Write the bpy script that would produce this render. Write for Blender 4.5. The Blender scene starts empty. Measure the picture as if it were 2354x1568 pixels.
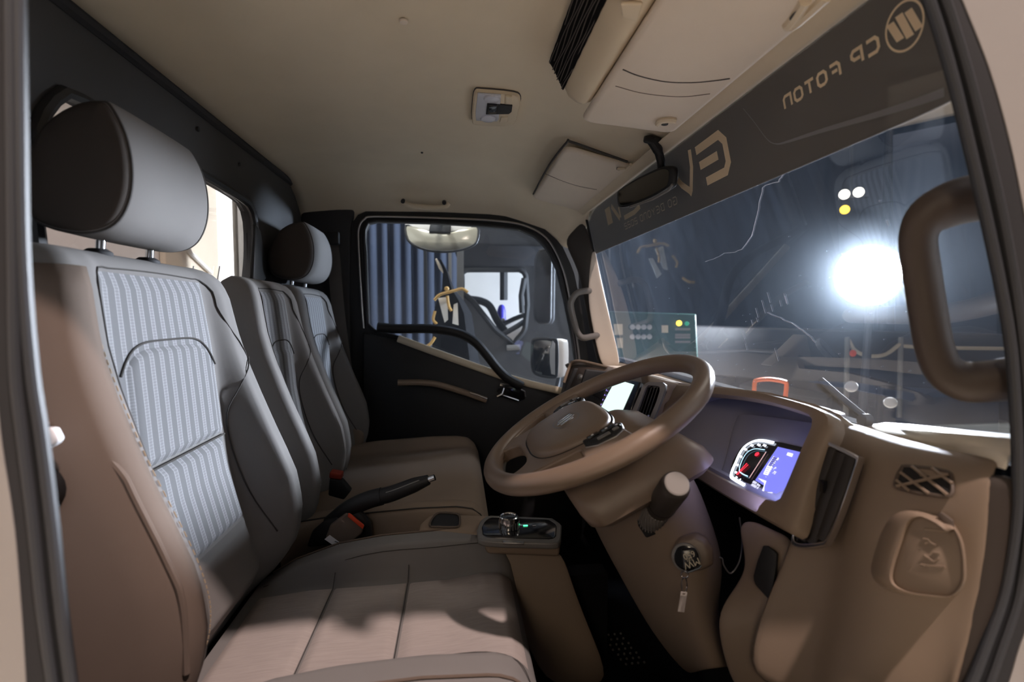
import bpy, bmesh, math, random
import numpy as np
from mathutils import Vector, Matrix
random.seed(4)
S = bpy.context.scene
COL = S.collection
A = lambda *a: np.array(a, float)
PI = math.pi

# ------------------------------------------------------------------ camera
FPX, IW, IH = 1144.0, 2354, 1568
PITCH = math.atan(64/FPX); YAW = math.atan(127/FPX*math.cos(PITCH))
CF = A(math.sin(YAW)*math.cos(PITCH), math.cos(YAW)*math.cos(PITCH), -math.sin(PITCH))
CR = A(math.cos(YAW), -math.sin(YAW), 0); CU = np.cross(CR, CF)
cd = bpy.data.cameras.new('camera'); cam = bpy.data.objects.new('camera', cd); COL.objects.link(cam)
cd.sensor_width = 36; cd.lens = FPX/IW*36; cd.clip_start = .01; cd.clip_end = 100
cam.matrix_world = Matrix(((CR[0], CU[0], -CF[0], 0), (CR[1], CU[1], -CF[1], 0), (CR[2], CU[2], -CF[2], 0), (0, 0, 0, 1)))
cd.dof.use_dof = True; cd.dof.focus_distance = 1.15; cd.dof.aperture_fstop = 3.2
S.camera = cam

# ------------------------------------------------------------------ world, exposure, lights
S.view_settings.view_transform = 'Standard'; S.view_settings.look = 'None'
S.view_settings.gamma = 1; S.view_settings.use_curve_mapping = False; S.view_settings.exposure = 0
S.cycles.use_denoising = True
S.cycles.max_bounces = 10; S.cycles.transparent_max_bounces = 16
S.cycles.sample_clamp_indirect = 4; S.cycles.caustics_reflective = False
w = bpy.data.worlds.new('hall_air'); S.world = w; w.use_nodes = True
w.node_tree.nodes['Background'].inputs[0].default_value = (.75, .72, .70, 1)
w.node_tree.nodes['Background'].inputs[1].default_value = .055

def lamp(name, typ, loc, target, power, color, size=.2, **k):
    l = bpy.data.lights.new(name, typ); o = bpy.data.objects.new(name, l); COL.objects.link(o)
    l.energy = power; l.color = color; o.location = loc
    d = Vector(target)-Vector(loc); o.rotation_euler = d.to_track_quat('-Z', 'Y').to_euler()
    if typ == 'AREA': l.shape = 'DISK'; l.size = size
    if typ == 'SPOT': l.shadow_soft_size = size; l.spot_size = k.get('cone', 1.2); l.spot_blend = .4
    return o
# hall lamp over the open driver door; those marked added are unseen fill
lamp('hall_lamp_over_door', 'SPOT', (1.6, -1.2, 4.2), (0.05, .6, -.4), 1150, (1.0, .80, .74), .07, cone=.7)
lamp('added_warm_fill', 'AREA', (-1.0, -2.6, 1.3), (.3, 1.0, -.2), 16, (1.0, .80, .60), .8)  # added fill from behind the camera, warms dash and cab interior
lamp('added_bounce_lamp', 'SPOT', (.2, -2.4, 3.5), (.1, -1.5, -1.75), 1500, (1.0, .86, .68), .3, cone=.64)  # added; lights the ground so its bounce reaches the roof lining
lamp('added_rear_lamp', 'SPOT', (-1.0, 1.2, 3.2), (-1.3, 1.5, 0), 250, (1.0, .97, .94), .12, cone=1.6)  # added to brighten the load body wall behind the rear window
lamp('hall_lamp_far_side', 'SPOT', (1.2, 4.4, 4.0), (.2, 4.6, 0), 330, (.72, .82, 1.0), .3, cone=1.5)
lamp('added_mirror_lamp', 'SPOT', (.2, 1.5, 5.0), (.05, 2.35, .3), 900, (1.0, .92, .80), .3, cone=.5)  # added to brighten the face of the outside spot mirror
lamp('hall_lamp_front', 'SPOT', (5.0, 3.0, 4.5), (4.0, 4.5, -1.5), 260, (1.0, .88, .76), .4, cone=2.0)

# ------------------------------------------------------------------ pixel of the reference frame -> point on a real plane
def ray(px, py): return CF + (px-IW/2)/FPX*CR - (py-IH/2)/FPX*CU
def aY(px, py, y): d = ray(px, py); return d*(y/d[1])
def aX(px, py, x): d = ray(px, py); return d*(x/d[0])
def aZ(px, py, z): d = ray(px, py); return d*(z/d[2])
def nrm(v): v = np.asarray(v, float); return v/np.linalg.norm(v)
class Plane:
    def __init__(s, p, n): s.p = np.asarray(p, float); s.n = nrm(n)
    @staticmethod
    def thru(a, b, c): 
        n = nrm(np.cross(b-a, c-a)); n = n if n@a < 0 else -n   # normal towards the viewer side
        return Plane(a, n)
    def at(s, px, py, off=0):
        d = ray(px, py); return d*(((s.p+s.n*off)@s.n)/(d@s.n))
    def loop(s, pts, off=0): return [s.at(x, y, off) for x, y in pts]

# ------------------------------------------------------------------ materials
MATS = {}
def nodes(name):
    m = bpy.data.materials.new(name); m.use_nodes = True; t = m.node_tree
    return m, t, t.nodes, t.links, t.nodes['Principled BSDF']
def M(name, col, rough=.6, metal=0, bump=0, scale=300, var=.06, emit=None, es=0, spec=.5, coat=0):
    m, t, N, L, P = nodes(name)
    P.inputs['Roughness'].default_value = rough; P.inputs['Metallic'].default_value = metal
    P.inputs['Specular IOR Level'].default_value = spec; P.inputs['Coat Weight'].default_value = coat
    P.inputs['Base Color'].default_value = (*col, 1)
    tc = N.new('ShaderNodeTexCoord')
    if var:
        n1 = N.new('ShaderNodeTexNoise'); n1.inputs['Scale'].default_value = 9; n1.inputs['Detail'].default_value = 6
        mx = N.new('ShaderNodeMix'); mx.data_type = 'RGBA'
        mx.inputs['A'].default_value = (*[c*(1-var) for c in col], 1); mx.inputs['B'].default_value = (*[min(1, c*(1+var)) for c in col], 1)
        L.new(tc.outputs['Object'], n1.inputs['Vector']); L.new(n1.outputs['Fac'], mx.inputs['Factor']); L.new(mx.outputs['Result'], P.inputs['Base Color'])
    if bump:
        n2 = N.new('ShaderNodeTexNoise'); n2.inputs['Scale'].default_value = scale*2.6; n2.inputs['Detail'].default_value = 3
        b = N.new('ShaderNodeBump'); b.inputs['Strength'].default_value = bump; b.inputs['Distance'].default_value = .0008
        L.new(tc.outputs['Object'], n2.inputs['Vector']); L.new(n2.outputs['Fac'], b.inputs['Height']); L.new(b.outputs['Normal'], P.inputs['Normal'])
    if emit: P.inputs['Emission Color'].default_value = (*emit, 1); P.inputs['Emission Strength'].default_value = es
    MATS[name] = m; return m
def emis(name, col, s): return M(name, tuple(c*.05 for c in col), .5, var=0, emit=col, es=s)
def glassy(name, tint=(1, 1, 1), refl=.6, dust=0, halo=0, dustcol=(.8, .85, .95)):
    m = bpy.data.materials.new(name); m.use_nodes = True; t = m.node_tree; N = t.nodes; L = t.links
    N.remove(N['Principled BSDF']); out = N['Material Output']
    tr = N.new('ShaderNodeBsdfTransparent'); tr.inputs[0].default_value = (*tint, 1)
    gl = N.new('ShaderNodeBsdfGlossy'); gl.inputs['Roughness'].default_value = .02
    fr = N.new('ShaderNodeFresnel'); fr.inputs[0].default_value = 1.45
    mu = N.new('ShaderNodeMath'); mu.operation = 'MULTIPLY'; mu.inputs[1].default_value = refl
    mx = N.new('ShaderNodeMixShader'); L.new(fr.outputs[0], mu.inputs[0]); L.new(mu.outputs[0], mx.inputs[0]); L.new(tr.outputs[0], mx.inputs[1]); L.new(gl.outputs[0], mx.inputs[2])
    last = mx
    if dust:
        tl = N.new('ShaderNodeBsdfTranslucent'); tl.inputs[0].default_value = (*dustcol, 1)
        no = N.new('ShaderNodeTexNoise'); no.inputs['Scale'].default_value = 7; no.inputs['Detail'].default_value = 8; no.inputs['Roughness'].default_value = .65
        tc = N.new('ShaderNodeTexCoord'); mp = N.new('ShaderNodeMapping'); mp.inputs['Scale'].default_value = (1, 1, .35)
        L.new(tc.outputs['Object'], mp.inputs[0]); L.new(mp.outputs[0], no.inputs['Vector'])
        rg = N.new('ShaderNodeMapRange'); rg.inputs['From Min'].default_value = .3; rg.inputs['From Max'].default_value = .75
        rg.inputs['To Min'].default_value = dust*.55; rg.inputs['To Max'].default_value = dust*1.5
        L.new(no.outputs['Fac'], rg.inputs[0])
        m2 = N.new('ShaderNodeMixShader'); L.new(rg.outputs[0], m2.inputs[0]); L.new(last.outputs[0], m2.inputs[1]); L.new(tl.outputs[0], m2.inputs[2]); last = m2
    if halo:
        for ior in (1.05, 1/1.05):
            rf = N.new('ShaderNodeBsdfRefraction'); rf.inputs['Roughness'].default_value = 1; rf.inputs['IOR'].default_value = ior
            rf.inputs[0].default_value = (.72, .85, 1, 1)
            m3 = N.new('ShaderNodeMixShader'); m3.inputs[0].default_value = halo/2
            L.new(last.outputs[0], m3.inputs[1]); L.new(rf.outputs[0], m3.inputs[2]); last = m3
    L.new(last.outputs[0], out.inputs[0]); MATS[name] = m; return m
def stripes(name, base, light, n, rough=.85):
    m, t, N, L, P = nodes(name); P.inputs['Roughness'].default_value = rough; P.inputs['Specular IOR Level'].default_value = .25
    uv = N.new('ShaderNodeUVMap'); sp = N.new('ShaderNodeSeparateXYZ'); L.new(uv.outputs[0], sp.inputs[0])
    def mth(op, a, b=None):
        k = N.new('ShaderNodeMath'); k.operation = op
        for i, v in enumerate((a, b)):
            if v is None: continue
            if isinstance(v, (int, float)): k.inputs[i].default_value = v
            else: L.new(v, k.inputs[i])
        return k.outputs[0]
    f = mth('FRACT', mth('MULTIPLY', sp.outputs['X'], n))
    band = mth('LESS_THAN', f, .42)
    e1 = mth('LESS_THAN', mth('ABSOLUTE', mth('SUBTRACT', f, .03)), .035); e2 = mth('LESS_THAN', mth('ABSOLUTE', mth('SUBTRACT', f, .39)), .035)
    dots = mth('LESS_THAN', mth('FRACT', mth('MULTIPLY', sp.outputs['Y'], 220)), .55)
    fac = mth('ADD', mth('MULTIPLY', band, mth('ADD', .22, mth('MULTIPLY', dots, .22))), mth('MULTIPLY', mth('MAXIMUM', e1, e2), .55))
    mx = N.new('ShaderNodeMix'); mx.data_type = 'RGBA'; mx.inputs['A'].default_value = (*base, 1); mx.inputs['B'].default_value = (*light, 1)
    L.new(fac, mx.inputs['Factor']); L.new(mx.outputs['Result'], P.inputs['Base Color'])
    no = N.new('ShaderNodeTexNoise'); no.inputs['Scale'].default_value = 500; b = N.new('ShaderNodeBump'); b.inputs['Strength'].default_value = .25; b.inputs['Distance'].default_value = .001
    tc = N.new('ShaderNodeTexCoord'); L.new(tc.outputs['Object'], no.inputs['Vector']); L.new(no.outputs['Fac'], b.inputs['Height']); L.new(b.outputs['Normal'], P.inputs['Normal'])
    MATS[name] = m; return m
def weave(name, base):
    m, t, N, L, P = nodes(name); P.inputs['Roughness'].default_value = .9; P.inputs['Specular IOR Level'].default_value = .2
    tc = N.new('ShaderNodeTexCoord'); mp = N.new('ShaderNodeMapping'); mp.inputs['Scale'].default_value = (25, 420, 60)
    no = N.new('ShaderNodeTexNoise'); no.inputs['Scale'].default_value = 1; no.inputs['Detail'].default_value = 4
    L.new(tc.outputs['Object'], mp.inputs[0]); L.new(mp.outputs[0], no.inputs['Vector'])
    mx = N.new('ShaderNodeMix'); mx.data_type = 'RGBA'; mx.inputs['A'].default_value = (*[c*.8 for c in base], 1); mx.inputs['B'].default_value = (*[c*1.18 for c in base], 1)
    L.new(no.outputs['Fac'], mx.inputs['Factor']); L.new(mx.outputs['Result'], P.inputs['Base Color'])
    b = N.new('ShaderNodeBump'); b.inputs['Strength'].default_value = .2; b.inputs['Distance'].default_value = .001
    L.new(no.outputs['Fac'], b.inputs['Height']); L.new(b.outputs['Normal'], P.inputs['Normal'])
    MATS[name] = m; return m

M('vane', (.022, .018, .016), .5)
M('handle_brown', (.070, .052, .042), .5, bump=.2, scale=420)
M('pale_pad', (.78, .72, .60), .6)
M('collar_grey', (.30, .28, .25), .5)
M('cap_grey', (.25, .235, .22), .8, spec=.15)
M('barrel', (.040, .034, .030), .45)
M('red_dark', (.30, .03, .012), .6)
M('pillar_dark', (.045, .036, .030), .7)
M('kick', (.042, .031, .025), .6)  # dark brown panel, deepened in colour for the shade it sits in
M('dash', (.255, .190, .138), .52, bump=.22, scale=420, spec=.45)
M('dash_dark', (.10, .075, .058), .55, bump=.22, scale=420, spec=.4)
M('wheel', (.205, .148, .108), .36, bump=.25, scale=500, spec=.6)
M('liner', (.74, .65, .51), .95, bump=.2, scale=700, spec=.15)
M('visor', (.76, .67, .57), .75, bump=.2, scale=500, spec=.25)
M('shelf', (.70, .60, .45), .6, spec=.35)
M('grey_trim', (.040, .040, .043), .75, bump=.15, scale=300, spec=.3)
M('rear_trim', (.075, .075, .078), .75, bump=.15, scale=300, spec=.3)
M('black', (.012, .012, .013), .55, spec=.4)
M('black_gloss', (.008, .008, .010), .12, spec=.6)
M('carpet', (.010, .010, .012), 1, bump=.5, scale=300, spec=.1)
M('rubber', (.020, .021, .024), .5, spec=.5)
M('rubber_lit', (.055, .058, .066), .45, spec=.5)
M('seat', (.195, .185, .18), .85, bump=.2, scale=600, spec=.25)
M('bench_tan', (.225, .175, .135), .8, bump=.25, scale=500, spec=.25)
M('seat_side', (.150, .112, .090), .8, bump=.25, scale=500, spec=.25)
M('seat_dark', (.105, .095, .090), .85, bump=.2, scale=600, spec=.25)
M('head_side', (.06, .05, .044), .85, bump=.2, scale=600, spec=.2)
M('seam', (.05, .045, .042), .9, var=0)
M('thread', (.40, .30, .19), .8, var=0)
stripes('stripe', (.165, .165, .172), (.36, .36, .38), 19)
weave('cushion_cloth', (.36, .315, .295))
M('chrome', (.75, .75, .76), .16, metal=1, var=0)
M('satin', (.42, .41, .40), .35, metal=1, var=0)
M('satin_plastic', (.17, .16, .15), .35, spec=.5)
M('white_paint', (.44, .415, .395), .35, spec=.5)
M('white_box', (.86, .83, .78), .6)
M('white_plastic', (.75, .74, .76), .4)
M('beige_box', (.55, .47, .37), .6)
M('red', (.75, .07, .02), .5)
M('label', (.85, .85, .9), .6, var=0)
M('ink', (.02, .02, .025), .7, var=0)
M('net', (.008, .008, .009), .95, spec=.1)
M('decal', (.78, .64, .45), .7, var=.04, spec=.2)
M('decal_dim', (.55, .47, .35), .7, var=.04, spec=.2)
M('line_film', (.22, .22, .23), .6, var=0)
M('lens', (.62, .64, .72), .25)
M('curtain', (.075, .09, .13), .9)
M('curtain_far', (.030, .032, .040), .95)
M('stage', (.10, .10, .11), .6)
M('ground', (.58, .52, .45), .55)
M('dark_metal', (.03, .03, .034), .6, spec=.3)
M('truck_grey', (.040, .039, .041), .5)
M('display_black', (.006, .006, .007), .9, spec=.1)
M('gold', (.45, .26, .07), .5)
M('blue', (.04, .03, .45), .5)
M('orange', (.95, .17, .02), .5, emit=(.85, .18, .04), es=0)
M('rope', (.45, .38, .28), .7)
M('green_panel', (.012, .055, .042), .5)
M('paper', (.62, .55, .42), .7)
M('gauge_glass', (.42, .43, .45), .3)
M('fob', (.008, .008, .01), .25, spec=.6)
M('tag', (.50, .45, .40), .45, metal=.3)
M('cluster', (.30, .30, .36), .38, spec=.5)
M('mirror', (.62, .60, .55), .04, metal=1, var=0)
M('mirror_dark', (.22, .21, .20), .06, metal=1, var=0)
M('cream_reflection', (.62, .58, .46), .22, metal=.3, var=.05)  # cream reflection of a pale truck body put into the glass colour
emis('lamp_white', (.84, .90, 1.0), 1200)
emis('lamp_small', (1.0, .92, .80), 5)
emis('lamp_amber', (1.0, .62, .05), 4)
emis('lamp_green', (.02, .45, .25), .8)
emis('led_green', (.08, 1, .4), 3)
emis('screen', (.78, 1.0, .93), 1.15)
emis('led_violet', (.35, .25, 1), 2)
emis('display_blue', (.24, .25, .95), 1.0)
emis('gauge_white', (.80, .88, 1.0), 5.5)
emis('gauge_thin', (.45, .75, 1.0), 2.2)
emis('gauge_red', (1, .03, .06), 1.6)
emis('gauge_pink', (1, .62, .62), 1.0)
emis('gauge_text', (.80, .80, 1.0), 1.7)
glassy('windscreen_glass', (.93, .95, .97), .22, dust=.013, halo=.0045, dustcol=(.55, .72, 1))
glassy('side_glass', (.80, .84, .88), .5, dust=.006)
glassy('rear_glass', (.95, .95, .95), .25)
def film():
    m = bpy.data.materials.new('sunstrip'); m.use_nodes = True; N = m.node_tree.nodes; L = m.node_tree.links
    P = N['Principled BSDF']; P.inputs['Base Color'].default_value = (.115, .103, .088, 1); P.inputs['Roughness'].default_value = .6
    tr = N.new('ShaderNodeBsdfTransparent'); mx = N.new('ShaderNodeMixShader'); mx.inputs[0].default_value = .05
    L.new(P.outputs[0], mx.inputs[1]); L.new(tr.outputs[0], mx.inputs[2]); L.new(mx.outputs[0], N['Material Output'].inputs[0]); MATS['sunstrip'] = m
film()

# ------------------------------------------------------------------ object helpers
WL = {}
def thing(name, label, cat, loc, group=None):
    o = bpy.data.objects.new(name, None); COL.objects.link(o); o.location = loc; o.empty_display_size = .05
    o['label'] = label; o['category'] = cat
    if group: o['group'] = group
    WL[o.name] = np.asarray(loc, float); return o
def tag(o, label, cat, group=None):
    o['label'] = label; o['category'] = cat
    if group: o['group'] = group
    return o
def struct_empty(name, loc):
    o = bpy.data.objects.new(name, None); COL.objects.link(o); o.location = loc; o['kind'] = 'structure'; WL[o.name] = np.asarray(loc, float); return o
def mk(name, geo, mat, parent=None, smooth=True, sub=0, bev=0, bseg=2, solid=0, soff=-1, ang=35, uv=None, kind=None, label=None):
    verts, faces = geo[0], geo[1]
    verts = np.asarray(verts, float)
    org = WL[parent.name] if parent is not None else A((verts[:, 0].min()+verts[:, 0].max())/2, (verts[:, 1].min()+verts[:, 1].max())/2, verts[:, 2].min())
    me = bpy.data.meshes.new(name); me.from_pydata([tuple(v) for v in verts-org], [], [tuple(int(i) for i in f) for f in faces]); me.validate(); me.update()
    bm = bmesh.new(); bm.from_mesh(me); bmesh.ops.recalc_face_normals(bm, faces=bm.faces) if not solid else None; bm.to_mesh(me); bm.free()
    if uv is not None:
        l = me.uv_layers.new(name='UVMap')
        for lp in me.loops: l.data[lp.index].uv = uv[lp.vertex_index]
    o = bpy.data.objects.new(name, me); COL.objects.link(o); me.materials.append(MATS[mat])
    if parent is not None: o.parent = parent
    else: o.location = org
    WL[o.name] = org
    for p in me.polygons: p.use_smooth = smooth
    if solid:
        md = o.modifiers.new('thickness', 'SOLIDIFY'); md.thickness = solid; md.offset = soff
    if bev:
        md = o.modifiers.new('bevel', 'BEVEL'); md.width = bev; md.segments = bseg; md.limit_method = 'ANGLE'; md.angle_limit = math.radians(30)
    if sub:
        md = o.modifiers.new('subsurf', 'SUBSURF'); md.levels = sub; md.render_levels = sub
    elif smooth and not bev:
        me.set_sharp_from_angle(angle=math.radians(ang))
    if kind: o['kind'] = kind
    if label: o['label'] = label
    return o
def join(*gs):
    V, Fs, n = [], [], 0
    for v, f in gs:
        V += [tuple(p) for p in v]; Fs += [tuple(i+n for i in q) for q in f]; n += len(v)
    return V, Fs
def box(c, s, ax=None):
    ax = np.eye(3) if ax is None else np.asarray(ax, float); c = np.asarray(c, float)
    P = [c + (i*s[0]/2)*ax[0] + (j*s[1]/2)*ax[1] + (k*s[2]/2)*ax[2] for i in (-1, 1) for j in (-1, 1) for k in (-1, 1)]
    return P, [(0, 1, 3, 2), (4, 6, 7, 5), (0, 4, 5, 1), (2, 3, 7, 6), (0, 2, 6, 4), (1, 5, 7, 3)]
def smoothpath(pts, n=6, closed=False):
    P = np.asarray(pts, float); out = []; m = len(P)
    for i in range(m if closed else m-1):
        p1, p2 = P[i], P[(i+1) % m]
        p0 = P[(i-1) % m] if (closed or i > 0) else 2*p1-p2
        p3 = P[(i+2) % m] if (closed or i+2 < m) else 2*p2-p1
        for k in range(n):
            t = k/n; out.append(.5*((2*p1)+(-p0+p2)*t+(2*p0-5*p1+4*p2-p3)*t*t+(-p0+3*p1-3*p2+p3)*t**3))
    if not closed: out.append(P[-1])
    return out
def tube(path, r, n=10, closed=False, flat=1.0, up=None, caps=True):
    P = np.asarray(path, float); m = len(P); rr = np.ones(m)*r if np.isscalar(r) else np.asarray(r, float)
    T = np.zeros_like(P)
    for i in range(m):
        a = P[(i+1) % m] if (closed or i < m-1) else P[i]; b = P[(i-1) % m] if (closed or i > 0) else P[i]; T[i] = nrm(a-b)
    u = np.asarray(up if up is not None else ((0, 0, 1) if abs(T[0][2]) < .9 else (1, 0, 0)), float); V = []
    for i in range(m):
        if up is None and i > 0: u = u-T[i]*(u@T[i])
        s = nrm(np.cross(T[i], u)); uu = nrm(np.cross(s, T[i])); u = uu if up is None else u
        for k in range(n):
            a = 2*PI*k/n; V.append(P[i]+rr[i]*(math.cos(a)*s+flat*math.sin(a)*uu))
    Fs = [(i*n+k, i*n+(k+1) % n, ((i+1) % m)*n+(k+1) % n, ((i+1) % m)*n+k) for i in range(m if closed else m-1) for k in range(n)]
    if caps and not closed: Fs += [tuple(range(n))[::-1], tuple((m-1)*n+k for k in range(n))]
    return V, Fs
def loft(rings, cap=True, closed=True):
    m = len(rings[0]); V = [p for r in rings for p in r]
    Fs = [(i*m+k, i*m+(k+1) % m, (i+1)*m+(k+1) % m, (i+1)*m+k) for i in range(len(rings)-1) for k in range(m if closed else m-1)]
    if cap: Fs += [tuple(range(m))[::-1], tuple((len(rings)-1)*m+k for k in range(m))]
    return V, Fs
def grid(rows): return loft(rows, cap=False, closed=False)
def pgrid(rows): return grid([[aY(*p) for p in r] for r in rows])
def prism(loop, vec):
    L0 = [np.asarray(p, float) for p in loop]; vec = np.asarray(vec, float)
    return loft([L0, [p+vec for p in L0]])
def resample(loop, n):
    P = np.asarray(list(loop)+[loop[0]], float); d = np.r_[0, np.cumsum(np.linalg.norm(np.diff(P, axis=0), axis=1))]
    t = np.linspace(0, d[-1], n, endpoint=False); return [np.array([np.interp(x, d, P[:, k]) for k in range(P.shape[1])]) for x in t]
def ring(outer, inner, vec):
    vec = np.asarray(vec, float); o = [np.asarray(p) for p in outer]; i = [np.asarray(p) for p in inner]; m = len(o)
    V, Fs = loft([o, i, [p+vec for p in i], [p+vec for p in o], o], cap=False); return V, Fs
def lathe(c, axis, prof, n=24, cap=True):
    ax = nrm(axis); s = nrm(np.cross(ax, (0, 0, 1) if abs(ax[2]) < .9 else (1, 0, 0))); u = np.cross(s, ax)
    return loft([[c+ax*h+r*(math.cos(2*PI*k/n)*s+math.sin(2*PI*k/n)*u) for k in range(n)] for h, r in prof], cap)
def ellipse(a, b, n=24): return [(a*math.cos(2*PI*k/n), b*math.sin(2*PI*k/n)) for k in range(n)]
def rrect(wd, h, r, n=4):
    out = []
    for cx, cy, a0 in ((wd/2-r, h/2-r, 0), (-wd/2+r, h/2-r, 90), (-wd/2+r, -h/2+r, 180), (wd/2-r, -h/2+r, 270)):
        for k in range(n+1):
            a = math.radians(a0+90*k/n); out.append((cx+r*math.cos(a), cy+r*math.sin(a)))
    return out
def curve_plate(loops, depth, bevel=0):
    cu = bpy.data.curves.new('plate', 'CURVE'); cu.dimensions = '2D'; cu.fill_mode = 'BOTH'; cu.extrude = depth/2; cu.bevel_depth = bevel; cu.bevel_resolution = 2
    for lp in loops:
        sp = cu.splines.new('POLY'); sp.points.add(len(lp)-1); sp.use_cyclic_u = True
        for q, p in zip(sp.points, lp): q.co = (p[0], p[1], 0, 1)
    return curve_geo(cu)
def curve_geo(cu):
    o = bpy.data.objects.new('tmp', cu); COL.objects.link(o); dg = bpy.context.evaluated_depsgraph_get(); ev = o.evaluated_get(dg); me = ev.to_mesh()
    V = [tuple(v.co) for v in me.vertices]; Fs = [tuple(p.vertices) for p in me.polygons]; ev.to_mesh_clear()
    bpy.data.objects.remove(o); bpy.data.curves.remove(cu); return V, Fs
def text_geo(s, size, depth=.0004):
    cu = bpy.data.curves.new('txt', 'FONT'); cu.body = s; cu.size = size; cu.extrude = depth; cu.align_x = 'CENTER'; cu.align_y = 'CENTER'; cu.resolution_u = 2
    return curve_geo(cu)
def place(geo, o, ex, ey, ez=None):
    ex, ey = np.asarray(ex, float), np.asarray(ey, float); ez = np.cross(ex, ey) if ez is None else np.asarray(ez, float)
    return [o+v[0]*ex+v[1]*ey+v[2]*ez for v in geo[0]], geo[1]
def ribbon(pts, wd, closed=False):
    P = np.asarray(pts, float)[:, :2]; m = len(P); L0, R0 = [], []
    for i in range(m):
        a = P[(i-1) % m] if (closed or i > 0) else P[i]; b = P[(i+1) % m] if (closed or i < m-1) else P[i]
        d1 = nrm(P[i]-a) if np.linalg.norm(P[i]-a) > 1e-9 else nrm(b-P[i]); d2 = nrm(b-P[i]) if np.linalg.norm(b-P[i]) > 1e-9 else d1
        n1 = A(-d1[1], d1[0]); n2 = A(-d2[1], d2[0]); mm = nrm(n1+n2); k = wd/2/max(.4, mm@n1); L0.append(P[i]+mm*k); R0.append(P[i]-mm*k)
    V = [A(p[0], p[1], 0) for p in L0+R0]; Fs = [(i, (i+1) % m, m+(i+1) % m, m+i) for i in range(m if closed else m-1)]
    return V, Fs
def interp(tab): 
    t = np.asarray(sorted(tab), float); return lambda z: float(np.interp(z, t[:, 0], t[:, 1]))
def sm(a, b, x): t = min(1, max(0, (x-a)/(b-a))); return t*t*(3-2*t)

# ================================================================== SETTING: the cab shell
YD, YP, XR = .45, 2.045, -.60            # driver opening plane, passenger door plane, rear wall plane
def roof_z(x, Y):
    z = .515
    if x > .15: z -= .115*((x-.15)/.366)**1.2
    d = max(0, Y-1.85)/.2; z -= .115*d*d
    if x < -.42: z -= .035*((-.42-x)/.18)**2
    return z
rows = [[A(x, Y, roof_z(x, Y)) for x in np.linspace(-.60, .525, 34)] for Y in np.r_[.44, .5, .58, .66, .8, 1.0, 1.25, 1.5, 1.7, 1.8, 1.86, 1.92, 1.97, 2.01, 2.05, 2.075]]
o = mk('ceiling', grid(rows), 'liner', solid=.02, soff=1); o['kind'] = 'structure'
for (px, py), r_ in {(928, 48): .008, (970, 350): .004, (978, 415): .003, (455, 297): .006, (550, 378): .005}.items():
    p = aZ(px, py, .512)
    if py in (297, 378): p = aX(px, py, -.597)
    mk('roof_stud', lathe(p, (0, 0, -1) if py not in (297, 378) else (1, 0, 0), [(0, r_), (.003, r_*.9), (.004, r_*.4)], 12), 'visor' if py == 48 else 'grey_trim', o)

# rear wall with window hole
wl = smoothpath([(.79, .10), (.785, .20), (.80, .27), (.84, .325), (.90, .342), (1.2, .330), (1.48, .322), (1.55, .305), (1.575, .26), (1.568, .15), (1.52, .03), (1.46, .0), (1.1, -.02), (.85, .0), (.80, .04)], 4, True)
wl = resample(wl, 64); cen = A(1.17, .16)
def ray_rect(v, y0, y1, z0, z1):
    d = v-cen; t = 1e9
    for k, (lo, hi) in enumerate(((y0, y1), (z0, z1))):
        if d[k] > 1e-9: t = min(t, (hi-cen[k])/d[k])
        if d[k] < -1e-9: t = min(t, (lo-cen[k])/d[k])
    return cen+d*t
inner = [A(XR, *p) for p in wl]; outer = [A(XR, *ray_rect(p, .43, 2.08, -.95, .50)) for p in wl]
o = mk('wall_rear', ring(outer, inner, (-.03, 0, 0)), 'rear_trim', ang=30); o['kind'] = 'structure'
mk('wall_rear_header', tube([A(-.602, y, .478) for y in np.linspace(.44, 2.06, 12)], .014, 10), 'grey_trim', o)
o = struct_empty('window_1', (XR, 1.17, 0))
mk('seal', tube([A(XR+.004, *p) for p in wl], .011, 8, True), 'rubber', o)
mk('pane', prism([A(XR-.018, *p) for p in wl], (-.004, 0, 0)), 'rear_glass', o, smooth=False)
# small printing on the rear glass near its lower corner
g = text_geo('SAFETY', .012); mk('glass_stamp', place(g, A(XR-.016, .835, .075), (0, 1, 0), (0, 0, 1)), 'ink', o, smooth=False)
mk('latch_cover', prism([aX(*p, -.588) for p in ((578, 515), (590, 530), (604, 600), (603, 640), (592, 655), (572, 655))], (.012, 0, 0)), 'black', o, bev=.004)
for (a, b) in (((445, 612), (440, 650)), ((505, 612), (497, 660))):
    mk('heater_line', tube([aX(*a, XR-.015), aX(*b, XR-.015)], .0016, 6), 'white_plastic', o)

# floor, firewall, kick space
o = mk('floor', box((.02, 1.25, -.965), (1.30, 1.66, .03)), 'carpet', smooth=False); o['kind'] = 'structure'
mat_dots = []
for i in range(7):
    for j in range(4):
        p = aZ(1385+i*9+j*14-3*(i % 2), 1462+i*11-j*1.5 if j else 1462+i*11, -.90)
        mat_dots.append(lathe(p, (0, 0, 1), [(0, .0035), (.003, .003)], 6))
fm = mk('floor_mat', box((.30, .82, -.935), (.46, .40, .02)), 'rubber', bev=.006); tag(fm, 'black studded rubber mat on the floor under the steering column', 'floor mat')
mk('stud', join(*[(v, f) for v, f in mat_dots]), 'satin_plastic', fm, kind='stuff')
o = mk('wall_front', box((.70, 1.25, -.58), (.03, 1.66, .78)), 'carpet', smooth=False); o['kind'] = 'structure'

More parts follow.
